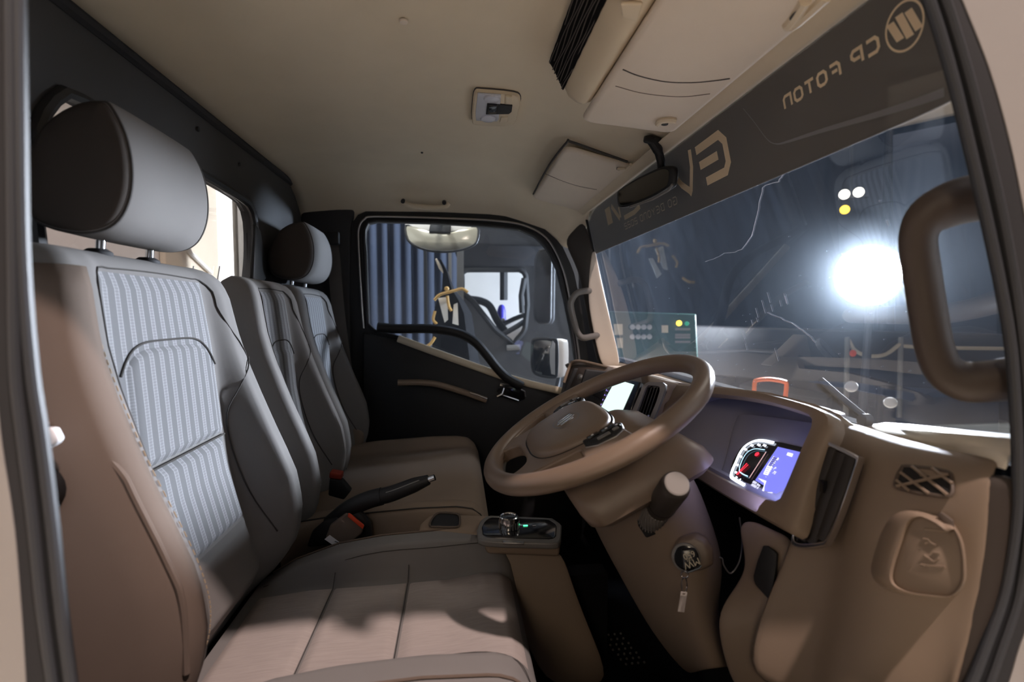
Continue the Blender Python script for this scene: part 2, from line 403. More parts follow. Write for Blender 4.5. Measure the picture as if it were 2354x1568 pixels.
# passenger side wall below and behind the door window = the passenger door and the B-pillar
win = [(846, 745), (842, 640), (838, 535), (843, 514), (860, 508), (1000, 512), (1120, 519), (1195, 527), (1235, 545), (1262, 575), (1283, 620), (1300, 690), (1318, 780), (1328, 850), (1330, 905),
       (1290, 897), (1220, 878), (1150, 858), (1060, 825), (990, 800), (925, 777), (880, 766), (856, 758)]
PD = Plane((0, YP, 0), (0, -1, 0))
inn = resample(PD.loop(win), 80)
outl = [(806, 1010), (806, 900), (806, 640), (808, 520), (815, 498), (838, 486), (1000, 487), (1130, 493), (1200, 502), (1250, 524), (1290, 560), (1318, 620), (1336, 700), (1348, 790), (1358, 880), (1362, 960), (1370, 1080), (1380, 1240),
        (1200, 1260), (1000, 1260), (806, 1260)]
c0 = PD.at(1080, 700)
def star(loop_in, loop_out, c):
    L0 = np.asarray(loop_out); res = []
    for p in loop_in:
        d = p-c; best = None
        for i in range(len(L0)):
            a, b = L0[i]-c, L0[(i+1) % len(L0)]-c; e = b-a
            den = d[0]*e[2]-d[2]*e[0]
            if abs(den) < 1e-12: continue
            t = (a[0]*e[2]-a[2]*e[0])/den; u = (a[0]*d[2]-a[2]*d[0])/den
            if t > 0 and -1e-6 <= u <= 1+1e-6 and (best is None or t < best): best = t
        res.append(c+d*best)
    return res
out_ = star(inn, PD.loop(outl), c0)
d1 = struct_empty('door_1', (0, YP, -.95))
mk('door_frame', ring(out_, inn, (0, .05, 0)), 'black', d1, ang=30)
mk('window_seal', tube([p+A(0, -.006, 0) for p in inn], .006, 8, True), 'rubber', d1)
mk('pane', prism([p+A(0, .022, 0) for p in inn], (0, .004, 0)), 'side_glass', d1, smooth=False)
lip = smoothpath(PD.loop([(836, 755), (832, 700), (824, 560), (826, 522), (838, 504), (862, 498), (1000, 501), (1130, 507), (1200, 517), (1247, 540), (1275, 575), (1297, 630), (1312, 700), (1326, 780), (1336, 860)], .008), 4)
mk('weatherstrip', tube(lip, .0048, 8), 'satin', d1)
low = PD.loop([(834, 765), (880, 775), (925, 786), (990, 810), (1060, 836), (1150, 868), (1220, 888), (1300, 905), (1330, 960), (1340, 1260), (834, 1260)], .03)
mk('door_card', prism(low, (0, .03, 0)), 'black', d1, bev=.006)
mk('sill_trim', tube(PD.loop([(915, 778), (990, 806), (1060, 831), (1150, 863), (1220, 883), (1295, 900)], .035), .0125, 10, flat=1.2), 'liner', d1)
arm = PD.loop([(868, 752), (915, 756), (990, 756), (1050, 765), (1090, 785), (1118, 815), (1140, 843), (1165, 868), (1200, 888)], .055)
mk('pull_arm', tube(smoothpath(arm, 5), .0185, 12, flat=1.15, up=(0, -1, 0)), 'black', d1)
mk('armrest', tube(smoothpath(PD.loop([(915, 880), (970, 880), (1010, 885), (1060, 900), (1118, 920)], .06), 5), .016, 10, flat=.8), 'dash', d1)
mk('armrest_chrome', tube(PD.loop([(1080, 903), (1100, 909), (1120, 917)], .08), .004, 8), 'chrome', d1)
hl = PD.loop([(1150, 882), (1180, 886), (1206, 900), (1206, 918), (1190, 924), (1160, 914), (1142, 900)], .034)
h = mk('handle_recess', prism(hl, (0, -.004, 0)), 'black_gloss', d1, bev=.002)
mk('recess_edge', tube(PD.loop([(1150, 882), (1180, 886), (1206, 900), (1208, 912)], .04), .003, 8), 'satin', h)
mk('lever', tube(PD.loop([(1143, 912), (1155, 906), (1160, 892)], .05), .006, 8), 'chrome', h)
mk('lever', tube(PD.loop([(1155, 909), (1172, 914), (1192, 921)], .05), .004, 8), 'chrome', h)
o = mk('wall_right', box((.63, 2.06, -.60), (.22, .03, .76)), 'carpet', smooth=False); o['kind'] = 'structure'
# B pillar trim + belt on the far side
bp = [A(-.60, 2.03, .40), A(-.52, 2.04, .41), aY(815, 480, 2.04), aY(806, 520, 2.04), aY(806, 1010, 2.04), A(-.40, 2.04, -.95), A(-.60, 2.03, -.95)]
o = mk('trim_1', prism(bp, (0, .04, 0)), 'grey_trim', bev=.012); o['kind'] = 'structure'
belt = mk('seat_belt', tube(smoothpath([aY(762, 555, 2.0), aY(768, 600, 2.0), aY(776, 700, 1.99), aY(788, 800, 1.98), aY(800, 880, 1.99)], 4), .024, 8, flat=.08, up=(0, -1, 0)), 'seat_dark')
tag(belt, 'dark brown seat belt strap hanging on the pillar beside the passenger seat', 'seat belt')
mk('belt_guide', box(aY(762, 548, 1.985), (.06, .02, .05)), 'black', belt, bev=.006)

# passenger A pillar trim and front windscreen surface
def wx(Y, z): return .610-.2356*z-1.2*max(0, abs(Y-1.25)-.68)**2
def W3(Y, z, off=0): return A(wx(Y, z)-off*.973, Y, z-off*.229)
o = mk('trim_6', pgrid([[(1290, 552, 2.04), (1322, 525, 1.99), (1347, 492, 1.945)], [(1335, 620, 2.04), (1356, 610, 1.99), (1371, 600, 1.945)], [(1348, 720, 2.04), (1376, 715, 1.99), (1398, 712, 1.945)], [(1366, 800, 2.04), (1396, 800, 1.99), (1418, 795, 1.945)], [(1378, 850, 2.04), (1408, 850, 1.99), (1432, 850, 1.945)]]), 'pillar_dark', sub=2, solid=.012); o['kind'] = 'structure'
o = mk('trim_3', pgrid([[(1360, 578, 1.925), (1365, 576, 1.922), (1370, 574, 1.92)], [(1352, 650, 1.945), (1366, 645, 1.935), (1381, 640, 1.92)], [(1352, 705, 1.955), (1376, 702, 1.94), (1396, 700, 1.92)], [(1366, 775, 1.955), (1392, 772, 1.94), (1412, 768, 1.92)], [(1382, 850, 1.955), (1410, 850, 1.94), (1432, 850, 1.92)]]), 'visor', sub=2, solid=.008); o['kind'] = 'structure'
ws = struct_empty('window_2', (.6, 1.25, -.2))
Ys = np.r_[np.linspace(.45, .7, 8), np.linspace(.8, 1.7, 8), np.linspace(1.8, 2.04, 8)]
zs = np.linspace(-.22, .43, 8)
mk('windscreen_pane', grid([[W3(Y, z) for z in zs] for Y in Ys]), 'windscreen_glass', ws)
Yb = np.r_[np.linspace(.46, .7, 8), np.linspace(.8, 1.7, 8), np.linspace(1.8, 2.0, 6)]
mk('sunstrip_band', grid([[W3(Y, z, .003) for z in np.linspace(.236, .415, 5)] for Y in Yb]), 'sunstrip', ws)
mk('band_edge', tube([W3(Y, .236, .004) for Y in Yb], .0007, 6), 'line_film', ws)
mk('black_border', tube([W3(Y, .398, .006) for Y in Yb]+[W3(1.955, z, .006) for z in (.38, .3, .2, .1, 0, -.1, -.2)], .006, 6), 'black', ws)
def onglass(geo, off=.0045): return [W3(v[0], v[1], off) for v in geo[0]], geo[1]
SC = .5*.02
def glyph(ch):
    r = .22
    G = {'C': [[(1, 1), (r, 1), (0, 1-r), (0, r), (r, 0), (1, 0)]], 'P': [[(0, -.05), (0, 1), (1-r, 1), (1, 1-r), (1, .55), (1-r, .35), (.2, .35)]],
         'F': [[(1, 1), (r, 1), (0, 1-r), (0, -.05)], [(.25, .45), (.85, .45)]], 'O': [[(r, 0), (0, r), (0, 1-r), (r, 1), (1-r, 1), (1, 1-r), (1, r), (1-r, 0), (r, 0.0)]],
         'T': [[(-.05, 1), (1.05, 1)], [(.5, .95), (.5, -.05)]], 'N': [[(0, -.05), (0, 1), (1-r, 1), (1, 1-r), (1, -.05)]],
         'E': [[(1, 1), (r, 1), (0, 1-r), (0, r), (r, 0), (1, 0)], [(.25, .5), (.95, .5)]], 'G': [[(1, 1), (r, 1), (0, 1-r), (0, r), (r, 0), (1, 0), (1, .5), (.5, .5)]],
         'B': [[(0, 0), (0, 1), (.8, 1), (1, .8), (.8, .5), (1, .3), (.8, 0), (0, 0)]], 'Y': [[(0, 1), (.5, .5), (1, 1)], [(.5, .5), (.5, 0)]],
         'D': [[(0, 0), (0, 1), (.8, 1), (1, .8), (1, .2), (.8, 0), (0, 0)]], '2': [[(0, 1), (1, 1), (1, .5), (0, .5), (0, 0), (1, 0)]], '0': [[(0, 0), (0, 1), (1, 1), (1, 0), (0, 0)]],
         'V': [[(-.05, 1.1), (.42, 0), (1.1, 1.1)]]}
    return G[ch]
def word(name, s, Y0, z0, cw, ch, gap, wd, mat):
    y = Y0
    for c in s:
        if c == ' ': y += cw*.8; continue
        gs = []
        for st in glyph(c): gs.append(ribbon([(y+p[0]*cw, z0+p[1]*ch) for p in st], wd))
        mk('letter', onglass(join(*gs)), mat, ws, smooth=False)
        y += cw+gap
word('brand', 'CP FOTON', .588, .3305, .0165, .0165, .0085, .0044, 'decal')
E_ = [(1.06, .355), (.965, .357), (.948, .34), (.948, .30), (.962, .285), (1.04, .285)]
mk('letter', onglass(join(ribbon(E_, .017), ribbon([(.98, .322), (1.055, .322)], .017))), 'decal', ws, smooth=False)
mk('letter', onglass(join(ribbon([(1.085, .366), (1.09, .33), (1.112, .285), (1.122, .276)], .014), ribbon([(1.112, .28), (1.15, .305), (1.195, .352)], .016))), 'decal', ws, smooth=False)
word('slogan', 'GO BEYOND 2022', 1.19, .271, .020, .017, .010, .0022, 'decal_dim')
mk('letter', onglass(ribbon([(1.70, .365), (1.70, .31)], .055)), 'decal_dim', ws, smooth=False)
mk('letter', onglass(join(ribbon([(1.655, .362), (1.60, .31)], .018), ribbon([(1.59, .312), (1.59, .345)], .012))), 'decal_dim', ws, smooth=False)
mk('letter', onglass(ribbon([(1.56, .305), (1.47, .305), (1.42, .312)], .014)), 'decal_dim', ws, smooth=False)
lg = [(.5505+.0255*c[0], .338+.0255*c[1]) for c in ellipse(1, 1, 40)]
mk('logo_ring', onglass(ribbon(lg, .0026, True)), 'decal', ws, smooth=False)
for k, (o_, ln) in enumerate(((-.0145, .026), (-.002, .030), (.011, .024))):
    q = [(.5505+o_+.010*(s-.3)+.0052*t, .3385+ln*(s-.5)) for s, t in ((0, -1), (1, -1), (1, 1), (0, 1))]
    mk('logo_bar', onglass(([(a, b) for a, b in q], [(0, 1, 2, 3)])), 'decal', ws, smooth=False)
ls = smoothpath([(.873, .372), (.85, .34), (.825, .302), (.805, .287), (.775, .281), (.70, .272), (.6, .258), (.515, .248)], 5)
wds = np.interp(np.arange(len(ls)), [0, 14, 20, len(ls)-1], [.0008, .0015, .004, .010])
gg = []
for i in range(len(ls)-1): gg.append(ribbon([ls[i], ls[i+1]], wds[i]))
mk('band_stripe', onglass(join(*gg), .0042), 'line_film', ws, smooth=False)
# scratches and dried-on streaks
M('scratch', (.75, .80, .95), .6, var=0)
def scr(px, r=.0006):
    P = [Plane((.610, 0, 0), (-1, 0, -.2356)).at(*p) for p in px]; return [W3(p[1], p[2], .0014) for p in P], r
sc1 = [(1805, 398), (1798, 408), (1790, 417), (1768, 424), (1755, 430), (1750, 450), (1744, 480), (1737, 510), (1733, 530), (1722, 552), (1705, 572), (1690, 580), (1665, 583), (1655, 589), (1640, 596), (1622, 602)]
sc2 = [(1765, 718), (1785, 727), (1805, 737), (1822, 743), (1838, 753), (1852, 764), (1865, 775), (1875, 786)]
def jag(P): 
    out = [P[0]]
    for a, b in zip(P[:-1], P[1:]):
        for k in (.5, 1): out.append((a[0]+(b[0]-a[0])*k+random.uniform(-1.5, 1.5), a[1]+(b[1]-a[1])*k+random.uniform(-1.5, 1.5)))
    return out
mk('scratch', tube(scr(jag(sc1))[0], .0006, 5), 'scratch', ws); mk('scratch', tube(scr(jag(sc2))[0], .0006, 5), 'scratch', ws)
for (x, y, l_) in ((1738, 708, 22), (1752, 690, 30), (1765, 672, 24), (1773, 700, 16), (1793, 690, 14), (1803, 674, 24), (1806, 680, 20), (1728, 735, 12), (1740, 730, 10), (1708, 760, 20), (1782, 800, 30), (1712, 782, 22), (2110, 465, 12), (2040, 505, 14)):
    mk('scratch', tube(scr([(x, y), (x+l_*.28, y+l_)])[0], .0004, 5), 'scratch', ws)
specks = []
for k in range(90):
    x, y = random.uniform(1480, 2180), random.uniform(430, 900)
    if y < 640-(x-1480)*.42: continue
    p = scr([(x, y)])[0][0]; specks.append(lathe(p, (-1, 0, 0), [(0, random.uniform(.0004, .0011)), (.0004, .0004)], 6))
mk('dust_speck', join(*specks), 'scratch', ws, kind='stuff')

# driver door aperture: seals in a plane at the sill, outer body panel beyond
PS = Plane((0, YD, 0), (0, -1, 0))
def body_loop(left, right, top, bot):   # closed loop in (x,z) through left column bottom->top, right column top->bottom
    lf, rt = smoothpath([PS.at(*p) for p in left[::-1]], 4), smoothpath([PS.at(*p) for p in right], 4)
    return lf+[A(PS.at(*left[0])[0]+.02, YD, top), A(PS.at(*right[0])[0]-.02, YD, top)]+rt+[A(PS.at(*right[-1])[0], YD, bot), A(PS.at(*left[-1])[0], YD, bot)]
left_in = [(50, -120), (52, 0), (56, 300), (62, 600), (82, 850), (104, 1000), (128, 1200), (148, 1400), (170, 1570), (185, 1700)]
right_in = [(2075, -120), (2130, 0), (2180, 160), (2222, 330), (2262, 500), (2296, 660), (2320, 800), (2331, 950), (2336, 1080), (2332, 1200), (2305, 1360), (2260, 1490), (2225, 1580), (2150, 1740)]
left_mid = [(40, -120), (41, 0), (44, 300), (48, 600), (52, 850), (68, 1000), (92, 1200), (112, 1400), (135, 1570), (150, 1700)]
right_mid = [(2105, -120), (2160, 0), (2210, 160), (2254, 330), (2293, 500), (2322, 660), (2340, 800), (2350, 950), (2356, 1080), (2352, 1200), (2332, 1360), (2290, 1490), (2258, 1580), (2190, 1740)]
left_out = [(-60, -120), (-45, 0), (-30, 300), (-14, 600), (-8, 800), (8, 1000), (38, 1200), (55, 1400), (66, 1570), (75, 1700)]
right_out = [(2160, -120), (2205, 0), (2268, 160), (2316, 330), (2350, 500), (2376, 660), (2390, 800), (2396, 950), (2398, 1080), (2392, 1200), (2372, 1380), (2335, 1490), (2308, 1580), (2240, 1740)]
def dense(l, r, t, b, n=260): return resample(body_loop(l, r, t, b), n)
def match(inner, other):   # corresponding points by direction
    c = np.mean(inner, axis=0); return star(inner, other, c)
Lin = dense(left_in, right_in, .47, -.455); Lmid = match(Lin, body_loop(left_mid, right_mid, .485, -.475)); Lout = match(Lin, body_loop(left_out, right_out, .52, -.50))  # unseen sill raised to block light bounced off the ground
big = match(Lin, [A(-.95, YD, -1.1), A(-.95, YD, 1.6), A(1.6, YD, 1.6), A(1.6, YD, -1.1)])
d2 = struct_empty('door_2', (0, YD, -.95))
mk('seal_channel', ring([p+A(0, .0, 0) for p in Lmid], [p+A(0, .0, 0) for p in Lin], (0, .005, 0)), 'rubber', d2)
Lc = np.mean(Lin, axis=0)
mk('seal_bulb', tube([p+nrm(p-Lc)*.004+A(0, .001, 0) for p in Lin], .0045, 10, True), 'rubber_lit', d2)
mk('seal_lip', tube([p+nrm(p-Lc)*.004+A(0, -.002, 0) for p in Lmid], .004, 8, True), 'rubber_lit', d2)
mk('aperture_flange', ring([p+A(0, -.002, 0) for p in Lout], [p+A(0, -.002, 0) for p in Lmid], (0, .003, 0)), 'grey_trim', d2)
mk('body_side', ring([p+A(0, -.04, 0) for p in big], [p+A(0, -.003, 0) for p in Lout], (0, .004, 0)), 'white_paint', d2, ang=30)

# ================================================================== SEATS
crestx = interp([(.089, -.522), (.082, -.498), (.067, -.482), (.04, -.470), (-.04, -.456), (-.10, -.440), (-.178, -.412), (-.23, -.392), (-.29, -.367), (-.345, -.346), (-.41, -.336), (-.46, -.341), (-.50, -.354), (-.54, -.386), (-.59, -.44)])
insx = interp([(.089, -.524), (.08, -.502), (.06, -.489), (0, -.482), (-.07, -.474), (-.13, -.469), (-.21, -.463), (-.30, -.448), (-.42, -.418), (-.50, -.395), (-.59, -.44)])
backx = interp([(.089, -.535), (.07, -.557), (.0, -.565), (-.3, -.550), (-.59, -.50)])
def bx(z, a, w0=.58, w1=.76):
    a = abs(a); x = insx(z)+(crestx(z)-insx(z))*sm(w0, w1, a)
    if a > .88: q = min(1, (a-.88)/.12); x -= .042*(1-math.sqrt(max(0, 1-q*q)))
    return x
def back_body(Yc, hw, zbot=-.59, hwf=None):
    rings = []
    for z in np.r_[np.linspace(zbot, .03, 26), .05, .065, .077, .085, .089]:
        h = hw*(hwf(z) if hwf else 1.0); rg = []
        for t in np.r_[np.linspace(-1, -.88, 7), np.linspace(-.84, .84, 61), np.linspace(.88, 1, 7)]:
            rg.append(A(max(bx(z, t), backx(z)+.004), Yc+h*t, z))
        for t in (.97, .6, 0, -.6, -.97): rg.append(A(backx(z), Yc+h*t, z))
        rings.append(rg)
    return loft(rings)
def back_panel(Yc, hw, t0, t1, z0, z1, off, hwf=None, ztop=None, zbotf=None, nt=26, nz=26):
    rows, uv = [], []
    for i in range(nz):
        r = []
        for j in range(nt):
            t = t0+(t1-t0)*j/(nt-1); s = 2*j/(nt-1)-1
            za = z0 if zbotf is None else zbotf(t); zb = z1 if ztop is None else ztop(t)
            z = za+(zb-za)*i/(nz-1); v = 2*i/(nz-1)-1; h = hw*(hwf(z) if hwf else 1)
            k = off*min(1, 6*(1-abs(s)), 6*(1-abs(v)))-.0012*(abs(s) > .999 or abs(v) > .999)
            r.append(A(bx(z, t)+k, Yc+h*t, z)); uv.append((t*hw*2, z))
        rows.append(r)
    return grid(rows), uv
def headrest(Y0, Y1, root, dz=0, posts=((.07), (.18))):
    prof = smoothpath([A(-.466, 0, .128), A(-.450, 0, .162), A(-.446, 0, .205), A(-.453, 0, .250), A(-.470, 0, .287), A(-.482, 0, .292), A(-.512, 0, .286), A(-.550, 0, .260), A(-.580, 0, .205), A(-.586, 0, .160), A(-.572, 0, .124), A(-.530, 0, .110), A(-.492, 0, .112)], 4, True)
    c = A(-.515, 0, .19); rings = []; wd = Y1-Y0
    for f, s in ((-1, .55), (-1, .78), (-.99, .88), (-.95, .96), (-.88, 1), (-.5, 1.01), (0, 1.015), (.5, 1.01), (.88, 1), (.95, .96), (.99, .88), (1, .78), (1, .55)):
        rings.append([c+(p-c)*s+A(0, (Y0+Y1)/2+f*wd/2+(.004*(s < .8)*(1 if f < 0 else -1)), dz) for p in prof])
    h = mk('headrest', loft(rings), 'seat', root, ang=60)
    for f in (-.90, .90):
        mk('headrest_side', loft([[c+(p-c)*s+A(0, (Y0+Y1)/2+(f/.9)*(wd/2+o_), dz) for p in prof] for s, o_ in ((.955, -.008), (.94, -.001), (.90, .003), (.80, .006), (.45, .009))]), 'head_side', h, ang=70, label='dark side gusset')
        mk('piping', tube([c+(p-c)*.962+A(0, (Y0+Y1)/2+f*wd/2*1.03, dz) for p in prof], .0028, 6, True), 'seam', h)
    for y in posts:
        P = A(-.527, Y0+y, .125+dz); mk('headrest_post', tube([P, P+A(-.006, 0, -.065)], .0062, 12), 'chrome', root)
        mk('post_sleeve', lathe(P+A(-.007, 0, -.040), (0, 0, 1), [(-.01, .02), (.006, .019), (.011, .012)], 16), 'grey_trim', root)
# driver seat
DY, DH = .885, .25
hwf = interp([(.089, .80), (.08, .85), (.06, .90), (.03, .935), (-.05, .975), (-.2, 1.0), (-.6, 1.0)])
ds = thing('driver_seat', 'grey and tan fabric driver seat with striped backrest and large headrest, nearest the open door', 'seat', (-.15, DY, -.93))
mk('backrest', back_body(DY, DH, hwf=hwf), 'seat', ds, ang=50)
g, uv = back_panel(DY, DH, -.68, .585, -.235, .058, .006, hwf); mk('upper_insert', g, 'stripe', ds, uv=uv)
arch = lambda t: -.045-.05*(abs(t+.03)/.55)**5
g, uv = back_panel(DY, DH, -.56, .52, -.233, -.05, .011, hwf, ztop=arch); mk('middle_insert', g, 'stripe', ds, uv=uv)
g, uv = back_panel(DY, DH, -.58, .54, -.40, -.238, .008, hwf); mk('lower_insert', g, 'stripe', ds, uv=uv)
g, uv = back_panel(DY, DH, -.60, .54, -.54, -.403, .007, hwf); mk('bottom_insert', g, 'seat', ds, uv=uv)
def back_line(pts, off, Yc=DY, hw=DH, hf=hwf): return [A(bx(z, t)+off, Yc+hw*(hf(z) if hf else 1)*t, z) for t, z in pts]
mk('seam', tube(back_line([(t, arch(t)+.002) for t in np.linspace(-.57, .53, 24)], .007), .0018, 6), 'seam', ds)
mk('seam', tube(back_line([(t, -.2355) for t in np.linspace(-.57, .54, 20)], .005), .0018, 6), 'seam', ds)
def piping_loop(tl, tr, ztop): return [(tl, z) for z in np.linspace(-.50, ztop-.02, 20)]+[(tl+(tr-tl)*k, ztop+.004*math.sin(PI*k)) for k in np.linspace(.06, .94, 12)]+[(tr, z) for z in np.linspace(ztop-.02, -.50, 20)]
mk('piping', tube(smoothpath(back_line(piping_loop(-.72, .68, .062)[:-18]+[(.715, -.012), (.79, -.042), (.89, -.080), (.975, -.16), (.985, -.28), (.985, -.42), (.985, -.50)], .0006), 2), .0014, 6), 'seam', ds)
mk('piping', tube(smoothpath(back_line([(.93, -.092), (.80, -.115), (.68, -.15), (.61, -.20), (.60, -.27), (.62, -.36), (.67, -.45)], .0034), 4), .0014, 6), 'seam', ds)
st = []
pl = smoothpath(back_line([(-.80, .05), (-.79, -.04), (-.77, -.18), (-.76, -.34), (-.76, -.43), (-.78, -.52)], .0015), 12)
for i in range(0, len(pl)-1): st.append(tube([pl[i], pl[i]+(pl[i+1]-pl[i])*.6], .0008, 5))
sd = smoothpath([aY(*p, DY-DH-.004) for p in ((88, 970), (140, 985), (200, 1038), (270, 1115), (335, 1215), (380, 1320), (404, 1420), (412, 1570))], 8)
mk('stitching', join(*st), 'thread', ds, kind='stuff')
# side gusset: a tan panel wrapped on the near flank, edged by a cord
flank = []
for z in np.linspace(-.585, .060, 24):
    h = DH*hwf(z); flank.append([A(backx(z)+.003, DY-h-.0045, z), A(backx(z)+.05, DY-h-.0065, z), A((bx(z, -1)+backx(z))/2, DY-h-.0065, z), A(bx(z, -1)-.004, DY-h-.006, z), A(bx(z, -.97)+.003, DY-h*.972, z), A(bx(z, -.93)+.003, DY-h*.935, z), A(bx(z, -.86)+.003, DY-h*.86, z), A(bx(z, -.80)+.0015, DY-h*.80, z)])
mk('side_gusset', grid(flank), 'seat_side', ds, solid=.003, soff=0, ang=70, label='tan side bolster')
cord = []
for p in sd:
    h = DH*hwf(p[2]); xf = bx(p[2], -1)-.004
    cord.append(A(p[0], DY-h-.009, p[2]) if p[0] < xf else A(min(p[0], bx(p[2], -.95)+.006), DY-h*(.985 if p[0] < xf+.02 else .95), p[2]))
mk('cord', tube(cord, .0045, 8), 'seat_side', ds)
headrest(.750, .978, ds, posts=(.065, .185))
mk('belt_plate', prism([aY(*p, .60) for p in ((90, 986), (120, 985), (134, 1012), (126, 1024), (92, 1040))], (0, .012, 0)), 'white_plastic', ds, bev=.003)
mk('recline_knob', lathe(aY(76, 1130, .62), (0, -1, 0), [(-.012, .03), (.012, .03), (.016, .024)], 20), 'black', ds)
mk('base', box((-.16, DY, -.80), (.44, .40, .24)), 'carpet', ds, bev=.02)
# cushions
def cushion(Yc, hw, crest, ins, x0, x1, zb, w0=.60, w1=.74):
    rings = []
    for x in np.r_[np.linspace(x0, x1-.05, 22), np.linspace(x1-.04, x1, 8)]:
        rg = []
        for t in np.r_[np.linspace(-1, -.9, 7), np.linspace(-.86, .86, 61), np.linspace(.9, 1, 7)]:
            rg.append(A(x, Yc+hw*t, cz(x, t, crest, ins, w0, w1)))
        for t in (1, .6, 0, -.6, -1): rg.append(A(x, Yc+hw*t*.97, zb))
        rings.append(rg)
    return loft(rings)
def cz(x, t, crest, ins, w0=.60, w1=.74):
    a = abs(t); z = ins(x)+(crest(x)-ins(x))*sm(w0, w1, a)
    if a > .9: q = min(1, (a-.9)/.1); z -= .035*(1-math.sqrt(max(0, 1-q*q)))
    return z
def cush_panel(Yc, hw, crest, ins, t0, t1, x0, x1, off, nx=34, nt=44, w0=.60, w1=.74):
    rows = []
    for i in range(nx):
        r = []
        for j in range(nt):
            t = t0+(t1-t0)*j/(nt-1); x = x0+(x1-x0)*i/(nx-1); s = 2*j/(nt-1)-1; v = 2*i/(nx-1)-1
            r.append(A(x, Yc+hw*t, cz(x, t, crest, ins, w0, w1)+off*min(1, 6*(1-abs(s)), 5*(1-abs(v)))-.001*(abs(s) > .999 or abs(v) > .999)))
        rows.append(r)
    return grid(rows)
cr = interp([(-.42, -.575), (-.35, -.535), (-.26, -.505), (-.17, -.492), (-.05, -.486), (.05, -.490), (.08, -.500), (.10, -.520), (.115, -.545), (.125, -.585)])
ci = interp([(-.42, -.575), (-.30, -.562), (-.15, -.560), (-.02, -.556), (.05, -.546), (.085, -.548), (.105, -.560), (.118, -.578), (.125, -.60)])
CY, CHW = .875, .245
mk('cushion', cushion(CY, CHW, cr, ci, -.42, .125, -.70), 'seat', ds, ang=50)
for a_, b_ in ((-.40, -.255), (-.252, -.105), (-.102, .112)):
    mk('cushion_insert', cush_panel(CY, CHW, cr, ci, -.60, .60, a_, b_, .006), 'cushion_cloth', ds)
for x in (-.2535, -.1035):
    mk('seam', tube([A(x, CY+CHW*t, cz(x, t, cr, ci)+.0025) for t in np.linspace(-.66, .66, 16)], .0009, 6), 'seam', ds)
for sgn in (-1, 1):
    mk('cushion_piping', tube([A(x, CY+CHW*sgn*.93, cz(x, .93, cr, ci)+.002) for x in np.linspace(-.40, .108, 30)], .0022, 6), 'seat_side', ds)
    mk('seam', tube(smoothpath([A(x, CY+CHW*sgn*t, cz(x, t, cr, ci)+.0015) for x, t in ((-.40, .70), (-.2, .70), (-.05, .70), (.04, .71), (.085, .76), (.10, .86), (.10, .93))], 4), .0009, 6), 'seam', ds)
# passenger bench: middle and outer sections share one cushion
bs = thing('passenger_bench', 'grey fabric two-person passenger bench with split backrest, beyond the handbrake', 'seat', (-.15, 1.58, -.93))
for nm, Yc, hw in (('middle_backrest', 1.388, .176), ('outer_backrest', 1.768, .204)):
    hf = interp([(.089, .74), (.08, .82), (.06, .88), (.03, .93), (-.05, .975), (-.2, 1.0), (-.6, 1.0)])
    mk(nm, back_body(Yc, hw, hwf=hf), 'seat', bs, ang=50)
    g, uv = back_panel(Yc, hw, -.68, .585, -.215, .055, .006, hf); mk('upper_insert', g, 'stripe', bs, uv=uv)
    g, uv = back_panel(Yc, hw, -.55, .52, -.50, -.075, .010, hf, ztop=lambda t: -.075-.05*(abs(t)/.55)**4); mk('lower_insert', g, 'stripe', bs, uv=uv)
    mk('piping', tube(smoothpath(back_line(piping_loop(-.73, .69, .06)[:-18]+[(.725, -.012), (.80, -.042), (.89, -.080), (.975, -.16), (.985, -.28), (.985, -.42), (.985, -.50)], .0006, Yc, hw, hf), 2), .0016, 6), 'seam', bs)
    mk('seam', tube(back_line([(t, -.072-.05*(abs(t)/.55)**4) for t in np.linspace(-.56, .53, 20)], .007, Yc, hw, hf), .0018, 6), 'seam', bs)
    mk('seam', tube(smoothpath(back_line([(.93, -.092), (.80, -.115), (.68, -.15), (.61, -.20), (.60, -.27), (.62, -.36), (.67, -.45)], .0034, Yc, hw, hf), 4), .0014, 6), 'seam', bs)
headrest(1.635, 1.882, bs, dz=-.005, posts=(.05, .19))
cr2 = interp([(-.42, -.50), (-.30, -.485), (-.1, -.474), (.0, -.474), (.04, -.482), (.065, -.505), (.08, -.54), (.085, -.57)])
ci2 = interp([(-.42, -.53), (-.2, -.515), (.0, -.505), (.04, -.505), (.065, -.520), (.08, -.545), (.085, -.57)])
mk('cushion', cushion(1.575, .375, cr2, ci2, -.42, .085, -.66, .78, .86), 'bench_tan', bs, ang=50)
mk('cushion_insert', cush_panel(1.575, .375, cr2, ci2, -.72, .72, -.40, .03, .004, w0=.78, w1=.86), 'bench_tan', bs)
mk('seam', tube([A(x, 1.575-.375*.955, cz(x, .955, cr2, ci2, .78, .86)+.001) for x in np.linspace(-.38, .075, 24)], .0018, 6), 'seam', bs)
mk('bolster', loft([[A(-.41+u*.05, 1.93+.03*v, -.47+.06*wz) for u, v, wz in ((-1, -1, -1), (1, -1, -1), (1.2, -1, .3), (.4, -1, .9), (-1, -1, .8))], [A(-.41+u*.05, 1.99, -.47+.06*wz) for u, v, wz in ((-1, -1, -1), (1, -1, -1), (1.2, -1, .3), (.4, -1, .9), (-1, -1, .8))]]), 'bench_tan', bs, bev=.015, bseg=3)
mk('base', box((-.16, 1.58, -.79), (.42, .66, .26)), 'carpet', bs, bev=.02)

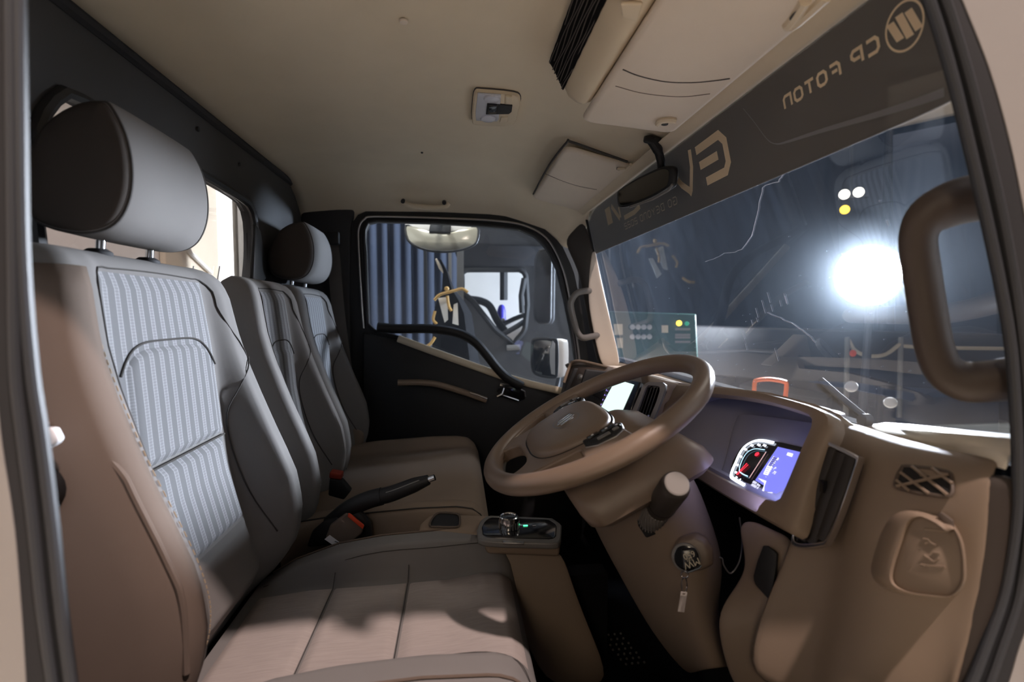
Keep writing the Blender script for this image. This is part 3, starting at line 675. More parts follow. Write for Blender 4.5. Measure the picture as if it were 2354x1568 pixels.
# seat belt buckles
bk = thing('belt_buckle', 'brown belt buckle with orange-red release and white label, between driver seat and handbrake', 'seat belt', aY(745, 1262, 1.155))
B0 = Plane(aY(790, 1220, 1.138), nrm(A(.25, -1, .25)))
mk('body', prism(B0.loop([(760, 1208), (797, 1180), (838, 1208), (832, 1228), (786, 1262), (748, 1240)]), -B0.n*.022), 'seat_side', bk, bev=.004)
mk('release', prism(B0.loop([(801, 1181), (806, 1182), (838, 1208), (834, 1217), (799, 1188)], .003), -B0.n*.016), 'red', bk, bev=.0015)
mk('label', prism(B0.loop([(758, 1230), (792, 1255), (778, 1262), (746, 1240)], .0015), -B0.n*.002), 'label', bk, smooth=False, label='white printed label')
mk('label_print', join(*[prism(B0.loop([(770+k*2, 1247+k*5-3), (782+k*2, 1253+k*5-5), (781+k*2, 1254.6+k*5-5), (769+k*2, 1248.6+k*5-3)], .002), -B0.n*.0004) for k in range(2)]), 'ink', bk, smooth=False)
mk('stalk', tube([aY(770, 1250, 1.17), aY(730, 1330, 1.19)], .014, 8, flat=.4), 'black', bk)
b2 = mk('belt_buckle', prism([aY(*p, 1.33) for p in ((758, 1085), (785, 1090), (784, 1104), (756, 1100))], (0, .03, 0)), 'red_dark', bev=.003); tag(b2, 'small red-topped belt buckle at the foot of the middle backrest', 'seat belt')
b3 = mk('buckle_body', prism([aY(*p, 1.329) for p in ((757, 1101), (785, 1105), (806, 1130), (790, 1150), (754, 1140))], (0, .026, 0)), 'black', b2, bev=.004)

# ================================================================== CENTRE CONSOLE, SHIFTER, HANDBRAKE
cc = thing('centre_console', 'beige plastic centre console with cup recess running forward between the seats', 'console', (.15, 1.18, -.93))
CZ = -.485
ctop = [aZ(*p, CZ) for p in ((962, 1218), (966, 1202), (985, 1184), (1010, 1180), (1115, 1184), (1260, 1196), (1290, 1215), (1286, 1250), (1120, 1244), (1104, 1226))]
mk('top_plate', prism(ctop, (0, 0, -.03)), 'dash', cc, bev=.008, bseg=3)
mk('side_panel', pgrid([[(1122, 1240, 1.075), (1200, 1250, 1.07), (1292, 1253, 1.062)], [(1150, 1320, 1.055), (1230, 1320, 1.05), (1312, 1325, 1.05)], [(1190, 1440, 1.02), (1270, 1440, 1.02), (1352, 1435, 1.025)], [(1250, 1580, .985), (1330, 1580, .99), (1416, 1580, 1.0)]]), 'dash', cc, sub=2, solid=.012)
mk('tunnel', box((.06, 1.165, -.80), (.60, .05, .34)), 'carpet', cc)
mk('cup_recess', prism([aZ(*p, CZ+.0015) for p in ((990, 1208), (996, 1190), (1012, 1180), (1050, 1183), (1056, 1192), (1054, 1208), (1040, 1211), (1010, 1210))], (0, 0, -.002)), 'black', cc)
rcp = [aZ(*p, CZ+.003) for p in ((988, 1209), (995, 1190), (1011, 1179), (1051, 1182), (1057, 1192), (1055, 1209), (1040, 1212), (1008, 1211))]
mk('recess_rim', tube(smoothpath(rcp, 3, True), .0025, 6, True), 'dash_dark', cc)
mk('screw_cap', lathe(aY(1278, 1436, 1.017), nrm(A(-.1, -1, .15)), [(-.004, .012), (.0015, .012), (.003, .010)], 18), 'dash', cc)
sp = thing('shift_selector', 'black gloss rotary gear selector with chrome knob set in a satin frame', 'gear selector', aZ(1180, 1215, CZ))
SPZ = CZ+.012
fr = [aZ(*p, SPZ) for p in ((1098, 1237), (1096, 1216), (1104, 1196), (1120, 1184), (1270, 1190), (1292, 1205), (1290, 1240), (1282, 1249), (1160, 1246), (1112, 1243))]
mk('frame', prism(resample(fr, 40), (0, 0, -.014)), 'satin_plastic', sp, bev=.004, bseg=3)
bl = [aZ(*p, SPZ+.002) for p in ((1110, 1228), (1107, 1212), (1114, 1198), (1126, 1189), (1262, 1194), (1280, 1206), (1278, 1234), (1268, 1238), (1160, 1236), (1120, 1234))]
mk('panel', prism(resample(bl, 40), (0, 0, -.008)), 'black_gloss', sp, bev=.002)
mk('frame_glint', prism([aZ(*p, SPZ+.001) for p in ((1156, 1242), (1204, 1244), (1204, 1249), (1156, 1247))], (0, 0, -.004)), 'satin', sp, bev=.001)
kb = aZ(1170, 1215, SPZ)
k = mk('knob', lathe(kb, (0, 0, 1), [(0, .0215), (.004, .0228), (.020, .0220), (.027, .0210), (.029, .0188), (.0275, .0165), (.026, .0160)], 32, cap=False), 'chrome', sp)
mk('knob_cap', lathe(kb+A(0, 0, .022), (0, 0, 1), [(0, .0158), (.003, .0160), (.0042, .012)], 24), 'black_gloss', k)
for i in range(20):
    a = 2*PI*i/20; mk('grip_rib', box(kb+A(.0222*math.cos(a), .0222*math.sin(a), .011), (.002, .002, .014), [(math.cos(a), math.sin(a), 0), (-math.sin(a), math.cos(a), 0), (0, 0, 1)]), 'satin', k)
for px, mt, s_ in ((1208, 'led_green', .010), (1193, 'led_green', .004), (1228, 'display_blue', .008)):
    mk('indicator', box(aZ(px, 1208 if s_ > .005 else 1205, SPZ+.003), (s_, s_*.35, .001)), mt if mt != 'display_blue' else 'lens', sp, smooth=False)
hb = thing('handbrake', 'black ribbed parking brake lever with chrome button rising between the seats', 'handbrake', aY(760, 1240, 1.21))
hp = smoothpath([aY(760, 1205, 1.20), aY(800, 1172, 1.19), aY(845, 1150, 1.185), aY(900, 1135, 1.18), aY(950, 1116, 1.175), aY(985, 1103, 1.17)], 5)
nh = len(hp)
mk('lever', tube(hp[:nh//2+1], .021, 12), 'black', hb)
mk('grip', tube(hp[nh//2-2:], np.interp(np.arange(nh-nh//2+2), [0, 3, 9, nh-nh//2+1], [.018, .019, .0175, .012]), 14), 'black', hb)
mk('button', tube([hp[-1], hp[-1]+nrm(hp[-1]-hp[-2])*.016], .0075, 12), 'chrome', hb)
mk('trim_line', tube([p+A(0, -.014, .011) for p in hp[nh//2+1:-3]], .0016, 6), 'satin_plastic', hb)
mk('boot', loft([[aY(x, y, Yq) for x, y, Yq in r] for r in ([(700, 1260, 1.165), (850, 1240, 1.165), (860, 1238, 1.195), (720, 1255, 1.195)], [(715, 1220, 1.168), (848, 1198, 1.168), (855, 1196, 1.195), (730, 1215, 1.195)], [(745, 1195, 1.172), (828, 1172, 1.172), (834, 1171, 1.192), (755, 1192, 1.192)])]), 'black', hb, bev=.008)

# ================================================================== STEERING WHEEL
WC = A(.2455, .876, -.1902); WA = .483
U1 = A(0, 1, 0); U2 = A(math.cos(WA), 0, math.sin(WA)); UN = A(-math.sin(WA), 0, math.cos(WA))
WP = Plane(WC, UN)
def wl_(px, py, off=0): q = WP.at(px, py, off)-WC; return (float(q@U1), float(q@U2))
def on_wheel(geo, off=0): return place(geo, WC+UN*off, U1, U2, UN)
sw = thing('steering_wheel', 'brown textured steering wheel with padded hub and switch pads', 'steering wheel', WC)
mk('rim', tube([WC+.2055*(math.cos(a)*U1+math.sin(a)*U2) for a in np.linspace(0, 2*PI, 72, endpoint=False)], .0172, 16, True, up=UN), 'wheel', sw)
arc = lambda a0, a1, r, n=14: [(r*math.cos(math.radians(a)), r*math.sin(math.radians(a))) for a in np.linspace(a0, a1, n)]
plate = arc(178, 362, .203, 40)+smoothpath([A(.19, .014), A(.14, .012), A(.10, .010), A(0, .012), A(-.10, .010), A(-.14, .012), A(-.19, .014)], 4)
Dh = smoothpath([A(-.072, -.178), A(-.045, -.187), A(0, -.1915), A(.045, -.187), A(.072, -.178), A(.070, -.158), A(.050, -.140), A(0, -.136), A(-.050, -.140), A(-.070, -.158)], 3, True)
slot = lambda s: smoothpath([A(s*.122, -.058), A(s*.150, -.058), A(s*.176, -.066), A(s*.165, -.095), A(s*.140, -.128), A(s*.118, -.146), A(s*.110, -.138), A(s*.116, -.09)], 3, True)
mk('spokes', on_wheel(curve_plate([plate, Dh, slot(1), slot(-1)], .016, .004), -.006), 'wheel', sw, ang=40)
ph = [(.0, .022), (.05, .020), (.085, .010), (.107, -.012), (.108, -.05), (.098, -.09), (.075, -.116), (.04, -.127), (.0, -.129)]
padl = [A(*p) for p in ph]+[A(-p[0], p[1]) for p in ph[-2:0:-1]]
pl2 = smoothpath(padl, 4, True); pc = A(0, -.035)
def padring(s, h): return [WC+U1*(pc+(p-pc)*s)[0]+U2*(pc+(p-pc)*s)[1]+UN*h for p in pl2]
mk('hub_pad', loft([padring(1, -.012), padring(1, .006), padring(.985, .0115), padring(.95, .0145), padring(.8, .0175), padring(.5, .0195), padring(.2, .020)]), 'wheel', sw, ang=60)
mk('pad_gap', tube(padring(1.02, .0035), .0032, 6, True), 'black', sw)
eo = lambda x, y: (x*1.15, y*1.15-.046)
em = mk('emblem_ring', on_wheel(ribbon([eo(*p) for p in ellipse(.0275, .022, 36)], .0028, True), .0205), 'satin_plastic', sw)
bars = []
for k, L_ in enumerate((.012, .016, .013)):
    o_ = (-.0095+.0095*k); q = [(o_+.008*(s-.5)+.0035*t, L_*2*(s-.5)) for s, t in ((0, -1), (1, -1), (1, 1), (0, 1))]
    mk('emblem_bar', on_wheel(prism([A(*eo(*p), 0) for p in q], (0, 0, .003)), .0190), 'chrome', em, bev=.0006)
for s in (1, -1):
    lp = [A(s*.102, -.048), A(s*.104, .008), A(s*.118, .020), A(s*.142, .014), A(s*.153, -.004), A(s*.148, -.034), A(s*.132, -.050)]
    p_ = mk('switch_pad', on_wheel(prism([A(*q, 0) for q in lp], (0, 0, .012)), -.002), 'black', sw, bev=.003, bseg=3)
    for (cx_, cy_, w_, h_) in ((.112, -.030, .014, .020), (.116, -.006, .018, .020), (.124, .010, .016, .008), (.137, -.018, .010, .022), (.134, .004, .010, .010)):
        b_ = mk('button', on_wheel(prism([A(s*cx_+x, cy_+y, 0) for x, y in rrect(w_, h_, .002)], (0, 0, .0025)), .0095), 'black_gloss' if w_ > .012 else 'satin_plastic', p_, bev=.0007)
        if w_ > .012: mk('symbol', on_wheel(prism([A(s*cx_+x, cy_+y, 0) for x, y in rrect(.005, .004, .0012)], (0, 0, .0003)), .0121), 'label', b_, smooth=False)
    mk('pad_edge', tube([WC+U1*q[0]+U2*q[1]+UN*.006 for q in lp[3:]], .0018, 6), 'satin', sw)

# column cover, stalk, ignition lock, key
col = thing('steering_column', 'brown plastic steering column shroud sloping down to the floor below the wheel', 'column', A(.42, .86, -.93))
AX = -UN
def rr_ring(off, hu, hv, cu, cv, r=.03): return [WC-UN*off+U1*(cu+x)+U2*(cv+y) for x, y in rrect(2*hu, 2*hv, r, 5)]
mk('upper_shroud', loft([rr_ring(.028, .075, .065, 0, -.02), rr_ring(.035, .098, .085, 0, -.02), rr_ring(.06, .125, .105, -.012, -.005), rr_ring(.085, .140, .112, -.020, .005), rr_ring(.105, .142, .112, -.020, .010), rr_ring(.118, .130, .100, -.018, .012, .028), rr_ring(.122, .10, .08, -.012, .012, .02)]), 'wheel', col, ang=50)
mk('lower_cover', pgrid([[(1350, 1160, .99), (1362, 1168, .93), (1440, 1134, .80), (1510, 1100, .775), (1562, 1078, .775), (1585, 1085, .82)],
    [(1385, 1240, .97), (1402, 1240, .92), (1490, 1220, .795), (1550, 1200, .765), (1608, 1185, .765), (1625, 1185, .82)],
    [(1435, 1330, .95), (1452, 1330, .90), (1545, 1310, .78), (1600, 1305, .755), (1650, 1300, .76), (1662, 1300, .82)],
    [(1490, 1430, .94), (1505, 1430, .89), (1570, 1405, .775), (1600, 1400, .755), (1622, 1380, .765), (1640, 1380, .82)],
    [(1545, 1505, .92), (1560, 1505, .87), (1595, 1480, .765), (1625, 1475, .75), (1643, 1470, .755), (1655, 1470, .82)],
    [(1585, 1545, .90), (1598, 1545, .86), (1625, 1537, .76), (1645, 1535, .745), (1668, 1535, .75), (1678, 1535, .82)]]), 'dash', col, sub=2, solid=.008)
mk('column_core', tube([WC+AX*.12, WC+AX*.80], .045, 14), 'black', col)
cp = [aY(*p, .775) for p in ((1450, 1200), (1470, 1180), (1540, 1180), (1560, 1205), (1545, 1260), (1480, 1262))]
mk('stalk_recess', prism([aY(*p, Yq) for p, Yq in (((1462, 1184), .812), ((1486, 1168), .80), ((1536, 1178), .782), ((1530, 1218), .782), ((1484, 1236), .795), ((1466, 1208), .805))], (0, -.006, .002)), 'black', col, bev=.002)
igp = Plane(aY(1590, 1270, .745), nrm(A(-.55, -1, .30)))
ic = igp.at(1588, 1268)
mk('lock_housing', loft([igp.loop([(1548, 1258), (1562, 1235), (1600, 1222), (1625, 1235), (1640, 1262), (1640, 1298), (1612, 1312), (1570, 1306), (1550, 1285)], o_) if i < 2 else [ic+igp.n*o_+(p-igp.at(1592, 1268, .020))*.86-igp.n*.0 for p in igp.loop([(1548, 1258), (1562, 1235), (1600, 1222), (1625, 1235), (1640, 1262), (1640, 1298), (1612, 1312), (1570, 1306), (1550, 1285)], .020)] for i, o_ in enumerate((-.02, .020, .030))]), 'wheel', col, bev=.004, bseg=3)
lkc = igp.at(1577, 1282, .031)
mk('lock_bezel', lathe(lkc, igp.n, [(-.004, .0225), (.002, .0215), (.003, .0185)], 24), 'satin_plastic', col)
mk('lock_barrel', lathe(lkc, igp.n, [(0, .0185), (.0035, .0182), (.004, .016)], 24), 'black_gloss', col)
ky = thing('ignition_key', 'black key fob with cream handwriting and a metal tag hanging in the ignition lock', 'key', igp.at(1586, 1295, .04))
KP = Plane(igp.at(1585, 1292, .050), nrm(A(-.35, -1, .45)))
fob = KP.loop([(1567, 1262), (1597, 1258), (1606, 1272), (1611, 1297), (1606, 1303), (1577, 1313), (1571, 1309)])
kf = mk('fob', prism(resample(fob, 20), -KP.n*.012), 'fob', ky, bev=.003, bseg=3)
mk('fob_edge', tube([KP.at(*p, -.004) for p in ((1612, 1300), (1607, 1306), (1577, 1317))], .0015, 6), 'chrome', ky)
kx, kyv = nrm(KP.at(1570, 1305)-KP.at(1600, 1294)), None
kyv = nrm(np.cross(KP.n, kx)); 
for tx, pos, sz in (('MW', (1590, 1295), .0140), ('7.01', (1585, 1286), .006), ('650', (1584, 1276), .0125)):
    g = place(text_geo(tx, sz, .0002), KP.at(*pos, .0008), kx, kyv, KP.n); mk('writing', g, 'paper', kf, smooth=False)
mk('split_ring', tube([KP.at(1574, 1321)+.0052*(math.cos(a)*nrm(A(1, -.4, 0))+math.sin(a)*A(0, 0, 1)) for a in np.linspace(0, 2*PI, 18, endpoint=False)], .0009, 6, True), 'chrome', ky)
mk('link', tube([KP.at(1573, 1345)+.0115*(.35*math.cos(a)*nrm(A(1, -.4, 0))+math.sin(a)*A(0, 0, 1)) for a in np.linspace(0, 2*PI, 18, endpoint=False)], .001, 6, True), 'chrome', ky)
TP = Plane(KP.at(1570, 1385), nrm(A(-.5, -1, .1)))
tg = [A(p[0], p[1]) for p in ((1565, 1361), (1580, 1362), (1573, 1408), (1558, 1406))]
mk('tag', ring(resample(TP.loop([tuple(p) for p in tg]), 24), star(resample(TP.loop([tuple(p) for p in tg]), 24), TP.loop([(1569, 1364), (1576, 1364.5), (1575, 1368), (1568, 1367.5)]), np.mean(TP.loop([(1569, 1364), (1576, 1364.5), (1575, 1368), (1568, 1367.5)]), axis=0)), -TP.n*.0015), 'tag', ky, smooth=False)
mk('tag_plate', prism(TP.loop([(1563.8, 1369), (1578.6, 1370), (1573, 1408), (1558, 1406)]), -TP.n*.0015), 'tag', ky, smooth=False)
sk = thing('control_stalk', 'dark grey column stalk with knurled collar and pale end cap, right of the wheel', 'lever', aY(1494, 1197, .80))
s0, s1 = aY(1493, 1200, .805), aY(1556, 1112, .655)
sd_ = nrm(s1-s0); sl = np.linalg.norm(s1-s0)
mk('collar', lathe(s0, sd_, [(-.014, .0155), (0, .0175), (.30*sl, 0.0193), (.42*sl, 0.0193)], 28), 'collar_grey', sk)
for i in range(24):
    a = 2*PI*i/24; e1 = nrm(np.cross(sd_, (0, 0, 1))); e2 = np.cross(e1, sd_)
    q = [s0+sd_*t*sl+.0194*(math.cos(a+k_)*e1+math.sin(a+k_)*e2) for t, k_ in ((.02, 0), (.2, .35), (.40, .7))]
    mk('knurl', tube(q, .0013, 5), 'cap_grey', sk)
mk('barrel', lathe(s0+sd_*.42*sl, sd_, [(0, 0.0205), (.01, 0.0213), (.50*sl, 0.0213), (.555*sl, 0.0201), (.575*sl, 0.0175)], 28), 'barrel', sk)
mk('band', lathe(s0+sd_*.52*sl, sd_, [(0, 0.0215), (.0012, 0.0218), (.0024, 0.0215)], 28), 'black', sk)
mk('end_cap', lathe(s0+sd_*.993*sl, sd_, [(-.002, 0.0173), (.002, 0.0170), (.003, 0.0150)], 28), 'cap_grey', sk, label='pale grey end cap', ang=20)

# ================================================================== DASHBOARD
db = thing('dashboard', 'brown moulded dashboard spanning the cab under the windscreen', 'dashboard', (.52, 1.2, -.93))
# instrument binnacle
FP = Plane.thru(A(.455, 1.04, -.28), A(.455, .65, -.27), A(.522, .65, -.135))
op = FP.loop([(1522, 1005), (1512, 985), (1522, 950), (1560, 918), (1600, 908), (1640, 909), (1700, 915), (1760, 925), (1820, 942), (1858, 955), (1869, 965), (1867, 985), (1850, 1022), (1826, 1080), (1800, 1138), (1788, 1152), (1770, 1148), (1740, 1136), (1680, 1108), (1620, 1075), (1560, 1038)])
op = resample(smoothpath(op, 4, True), 90)
ou = FP.loop([(1485, 1030), (1470, 985), (1482, 930), (1515, 890), (1600, 887), (1655, 892), (1710, 897), (1770, 907), (1830, 922), (1885, 940), (1912, 958), (1915, 985), (1895, 1030), (1868, 1100), (1842, 1180), (1825, 1228), (1800, 1218), (1750, 1190), (1690, 1155), (1620, 1112), (1545, 1066)])
ou2 = match(op, resample(smoothpath(ou, 4, True), 160))
mid = [(a*.5+b*.5)+FP.n*.006 for a, b in zip(op, ou2)]
mk('instrument_surround', loft([[p-FP.n*.02 for p in ou2], [p-FP.n*.003 for p in ou2], [a*.12+b*.88+FP.n*.004 for a, b in zip(op, ou2)], mid, [a*.9+b*.1+FP.n*.005 for a, b in zip(op, ou2)], op, [p-FP.n*.012 for p in op]], cap=False), 'dash', db, ang=50)
LP = Plane(A(.598, .85, -.15), nrm(A(-1, 0, .98)))
back = []
oc = np.mean(op, axis=0)
for p in op:
    q = p.copy(); q = p+A(1, 0, .0)*((LP.p-p)@LP.n/(A(1, 0, 0)@LP.n)); back.append(q*1.0+(np.mean(op, axis=0)-p)*.16*A(0, 1, .4))
g = loft([[p-FP.n*.010 for p in op], [a*.5+b*.5 for a, b in zip(op, back)], back], cap=False); g[1].append(tuple(range(2*len(op), 3*len(op))))
mk('binnacle_recess', g, 'cluster', db, ang=40)
# dash top, fascia to the passenger side
top_front = [(1300, 836, 1.99), (1352, 836, 1.85), (1400, 845, 1.72), (1440, 856, 1.5), (1487, 864, 1.28), (1540, 880, 1.13), (1600, 888, 1.03), (1660, 893, .98), (1760, 906, .84), (1860, 932, .74), (1915, 955, .69), (1940, 976, .672), (1985, 1001, .640)]
tf = [aY(*p) for p in top_front]
rows = [[p-A(0, 0, .018)+A(.004, 0, 0) for p in tf], [p+A(-.002, 0, -.004) for p in tf], [p+A(.010, 0, .002) for p in tf], [A(p[0]+(wx(p[1], -.19)-p[0])*.5, p[1], min(p[2], -.175)-.008) for p in tf], [A(wx(p[1], -.2)+.02, p[1], -.205) for p in tf]]
mk('top_pad', grid(rows), 'dash', db, solid=.006, ang=60)
mk('fascia', pgrid([[(1316, 832, 1.98), (1400, 846, 1.74), (1440, 858, 1.5), (1487, 866, 1.28), (1542, 882, 1.11)], [(1300, 880, 1.96), (1372, 890, 1.72), (1412, 900, 1.45), (1455, 915, 1.25), (1520, 930, 1.085)], [(1288, 930, 1.94), (1355, 945, 1.71), (1400, 955, 1.45), (1440, 970, 1.25), (1498, 985, 1.075)], [(1275, 1010, 1.92), (1335, 1030, 1.70), (1380, 1050, 1.45), (1420, 1060, 1.25), (1470, 1070, 1.07)], [(1268, 1120, 1.92), (1325, 1130, 1.70), (1370, 1140, 1.45), (1405, 1150, 1.25), (1450, 1160, 1.08)]]), 'dash_dark', db, solid=.01)
mk('centre_hood', prism([aY(*p, 1.10) for p in ((1488, 862), (1535, 876), (1580, 886), (1596, 890), (1560, 905), (1530, 930), (1516, 985), (1490, 985), (1500, 930))], (0, .05, 0)), 'dash', db, bev=.006, bseg=3)
for lp, Yq, mt in (([(1345, 848), (1418, 856), (1398, 890), (1326, 905)], 1.70, 'black'), ([(1318, 846), (1342, 846), (1318, 912), (1294, 905)], 1.9, 'black')):
    mk('tray_recess', prism([aY(*p, Yq) for p in lp], (0, -.012, 0)), mt, db, bev=.004)
mk('tray_edge', tube(smoothpath([aY(*p) for p in ((1296, 880, 1.93), (1312, 838, 1.95), (1330, 830, 1.9), (1370, 838, 1.8), (1424, 852, 1.66))], 4), .006, 8), 'dash', db)
mk('tray_knob', lathe(aY(1336, 868, 1.69), (-1, 0, .3), [(0, .011), (.01, .010), (.012, .007)], 14), 'satin_plastic', db)
# centre air vent
CV = Plane.thru(aY(1478, 884, 1.088), aY(1528, 880, 1.050), aY(1445, 985, 1.09))
vo = resample(CV.loop([(1478, 886), (1488, 878), (1524, 879), (1531, 886), (1522, 915), (1502, 965), (1490, 988), (1440, 990), (1446, 960)], .006), 40)
vi = match(vo, CV.loop([(1484, 892), (1490, 886), (1514, 887), (1518, 893), (1508, 925), (1490, 968), (1482, 986), (1452, 988), (1457, 962)], .006))
cvt = mk('centre_vent', ring(vo, vi, -CV.n*.01), 'satin_plastic', db, bev=.002)
mk('vent_cavity', prism([p-CV.n*.012 for p in vi], -CV.n*.004), 'black_gloss', cvt)
for k in range(4):
    a, b = CV.at(1490+k*7, 890, -.002), CV.at(1458+k*7.5, 985, -.002); mk('slat', tube([a, b], .004, 6, flat=.4), 'black_gloss', cvt)
mk('slat_tab', box(CV.at(1490, 960, .003), (.004, .004, .012)), 'satin', cvt)
# right hand pod with vent, speaker grille, cup holder
pod = [[(1932, 980, .735), (2002, 1004, .68), (2062, 1025, .63), (2134, 1044, .58), (2212, 1065, .53), (2302, 1081, .475)],
       [(1918, 979, .70), (1990, 1001, .645), (2052, 1023, .60), (2130, 1043, .555), (2208, 1064, .515), (2300, 1081, .468)],
       [(1908, 992, .672), (1982, 1024, .612), (2040, 1050, .575), (2120, 1060, .535), (2204, 1076, .50), (2296, 1088, .464)],
       [(1882, 1055, .662), (1972, 1092, .603), (2010, 1105, .568), (2095, 1115, .525), (2198, 1128, .488), (2284, 1136, .462)],
       [(1842, 1170, .655), (1948, 1215, .600), (1984, 1230, .563), (2072, 1245, .518), (2194, 1258, .484), (2276, 1272, .462)],
       [(1806, 1280, .652), (1928, 1340, .598), (1962, 1365, .560), (2052, 1395, .515), (2188, 1410, .482), (2256, 1425, .461)],
       [(1745, 1400, .650), (1905, 1450, .595), (1930, 1480, .555), (2020, 1500, .512), (2180, 1520, .480), (2222, 1530, .460)],
       [(1700, 1570, .645), (1870, 1600, .59), (1895, 1620, .550), (1990, 1640, .508), (2170, 1660, .478), (2190, 1660, .458)]]
mk('end_pod', pgrid(pod), 'dash', db, sub=2, solid=.012)
mk('lower_panel', pgrid([[(1700, 1200, .745), (1735, 1190, .72), (1790, 1222, .685), (1832, 1236, .66)], [(1716, 1260, .735), (1745, 1250, .71), (1785, 1270, .68), (1818, 1290, .656)], [(1722, 1312, .73), (1745, 1320, .705), (1775, 1340, .675), (1800, 1350, .655)], [(1690, 1360, .72), (1720, 1375, .70), (1755, 1390, .672), (1790, 1400, .655)], [(1652, 1405, .71), (1690, 1420, .69), (1740, 1440, .67), (1790, 1450, .655)], [(1655, 1470, .70), (1690, 1480, .685), (1740, 1500, .665), (1790, 1510, .652)], [(1690, 1580, .69), (1720, 1590, .67), (1760, 1600, .66), (1800, 1610, .65)]]), 'dash', db, sub=2, solid=.01)
mk('panel_seam', tube([aY(*p) for p in ((1912, 990, .664), (1888, 1040, .657), (1850, 1140, .650), (1826, 1230, .649), (1812, 1285, .647))], .0018, 6), 'black', db)
BP = Plane.thru(aY(1758, 1256, .685), aY(1785, 1272, .668), aY(1735, 1345, .682))
mk('switch_blank', prism(resample(BP.loop([(1754, 1254), (1760, 1253), (1786, 1270), (1784, 1300), (1773, 1382), (1768, 1380), (1736, 1345), (1730, 1328), (1740, 1290)], .006), 30), -BP.n*.006), 'black', db, bev=.0015, label='black blank switch plate')
VP_ = Plane.thru(aY(1895, 1013, .634), aY(1970, 1047, .584), aY(1830, 1254, .622))
vl = [(1894, 1013), (1902, 1014), (1966, 1045), (1972, 1052), (1968, 1070), (1930, 1180), (1900, 1245), (1886, 1254), (1850, 1259), (1828, 1256), (1819, 1246), (1824, 1215), (1848, 1130), (1875, 1055), (1888, 1020)]
vo = resample(smoothpath(VP_.loop(vl, .008), 3, True), 70); vc = np.mean(vo, axis=0)
rv = mk('side_vent', ring(vo, [p+(vc-p)*.075 for p in vo], -VP_.n*.012), 'chrome', db, bev=.0015, label='chrome-edged side vent')
mk('vent_cavity', prism([p+(vc-p)*.08-VP_.n*.004 for p in vo], -VP_.n*.012), 'black_gloss', rv)
for k, (a, b, c) in enumerate((((1912, 1030), (1876, 1130), (1842, 1240)), ((1934, 1042), (1900, 1140), (1864, 1248)), ((1956, 1052), (1922, 1150), (1888, 1240)))):
    P = smoothpath([VP_.at(*a, .003), VP_.at(*b, .006), VP_.at(*c, .003)], 8)
    mk('vane', tube(P, .0085, 10, flat=.45, up=VP_.n), 'vane', rv)
mk('vane_tab', box(VP_.at(1893, 1118, .012), (.006, .006, .016)), 'black_gloss', rv)
GP = Plane.thru(aY(2076, 1068, .547), aY(2186, 1080, .503), aY(2070, 1130, .531))
gl_ = [(2076, 1072), (2084, 1071), (2150, 1078), (2180, 1085), (2188, 1092), (2190, 1132), (2184, 1140), (2165, 1141), (2110, 1133), (2064, 1122), (2058, 1115), (2064, 1092)]
go = resample(GP.loop(gl_, .008), 48)
gr = mk('speaker_grille', prism(go, -GP.n*.003), 'black', db, smooth=False)
gc = np.mean(go, axis=0)
mk('grille_rim', tube(go, .0022, 6, True), 'dash_dark', gr)
for a, b in (((2060, 1118), (2180, 1090)), ((2070, 1086), (2135, 1135)), ((2096, 1072), (2178, 1138)), ((2142, 1076), (2190, 1112)), ((2060, 1104), (2090, 1128))):
    mk('grille_bar', tube([GP.at(*a, .010), GP.at(*b, .010)], .0019, 6), 'dash', gr)
# cup holder folded against the pod
HP = Plane.thru(aY(2020, 1200, .560), aY(2200, 1190, .495), aY(2010, 1330, .55))
base = [(2012, 1205), (2040, 1172), (2080, 1160), (2130, 1160), (2180, 1178), (2205, 1205), (2222, 1250), (2226, 1310), (2220, 1345), (2190, 1372), (2120, 1370), (2050, 1360), (2000, 1335), (1985, 1300), (1995, 1250)]
frnt = [(2095, 1200), (2112, 1190), (2130, 1190), (2160, 1205), (2182, 1222), (2200, 1218), (2216, 1252), (2222, 1305), (2218, 1342), (2190, 1369), (2130, 1366), (2085, 1358), (2058, 1340), (2056, 1310), (2076, 1245)]
b0 = resample(smoothpath(HP.loop(base, .004), 3, True), 45); 
def al(lp, off): return smoothpath(HP.loop(lp, off), 3, True)
bb, ff = al(base, .0), al(frnt, .045)
mx_ = lambda t, o_: [a*(1-t)+b*t+HP.n*o_ for a, b in zip(bb, ff)]
mk('cup_holder', loft([bb, mx_(.15, .006), mx_(.5, .010), mx_(.85, .012), mx_(.97, .007), [p for p in ff], [p+(np.mean(ff, axis=0)-p)*.08+HP.n*.002 for p in ff]]), 'dash', db, ang=60, label='folded cup holder')
emb = [[(2126, 1216), (2182, 1222)], [(2116, 1298), (2172, 1303)], [(2122, 1238), (2134, 1240), (2140, 1248), (2152, 1254)], [(2126, 1250), (2134, 1246)], [(2124, 1276), (2136, 1284), (2146, 1292), (2158, 1284)], [(2146, 1270), (2160, 1272)]]
for e in emb: mk('embossed_mark', tube([HP.at(*p, .0475) for p in e], .0012, 6), 'dash', db)
mk('finger_slot', prism(HP.loop([(2152, 1186), (2162, 1176), (2190, 1196), (2192, 1215), (2186, 1222)], .038), -HP.n*.004), 'dash_dark', db, bev=.001)
mk('kick_panel', pgrid([[(2206, 1080, .496), (2285, 1093, .462), (2335, 1086, .457)], [(2203, 1140, .484), (2278, 1150, .460), (2333, 1150, .457)], [(2200, 1260, .480), (2272, 1270, .459), (2330, 1270, .457)], [(2193, 1415, .478), (2246, 1430, .458), (2300, 1440, .457)], [(2174, 1640, .474), (2192, 1640, .458), (2235, 1640, .457)]]), 'kick', db, sub=1, solid=.006)
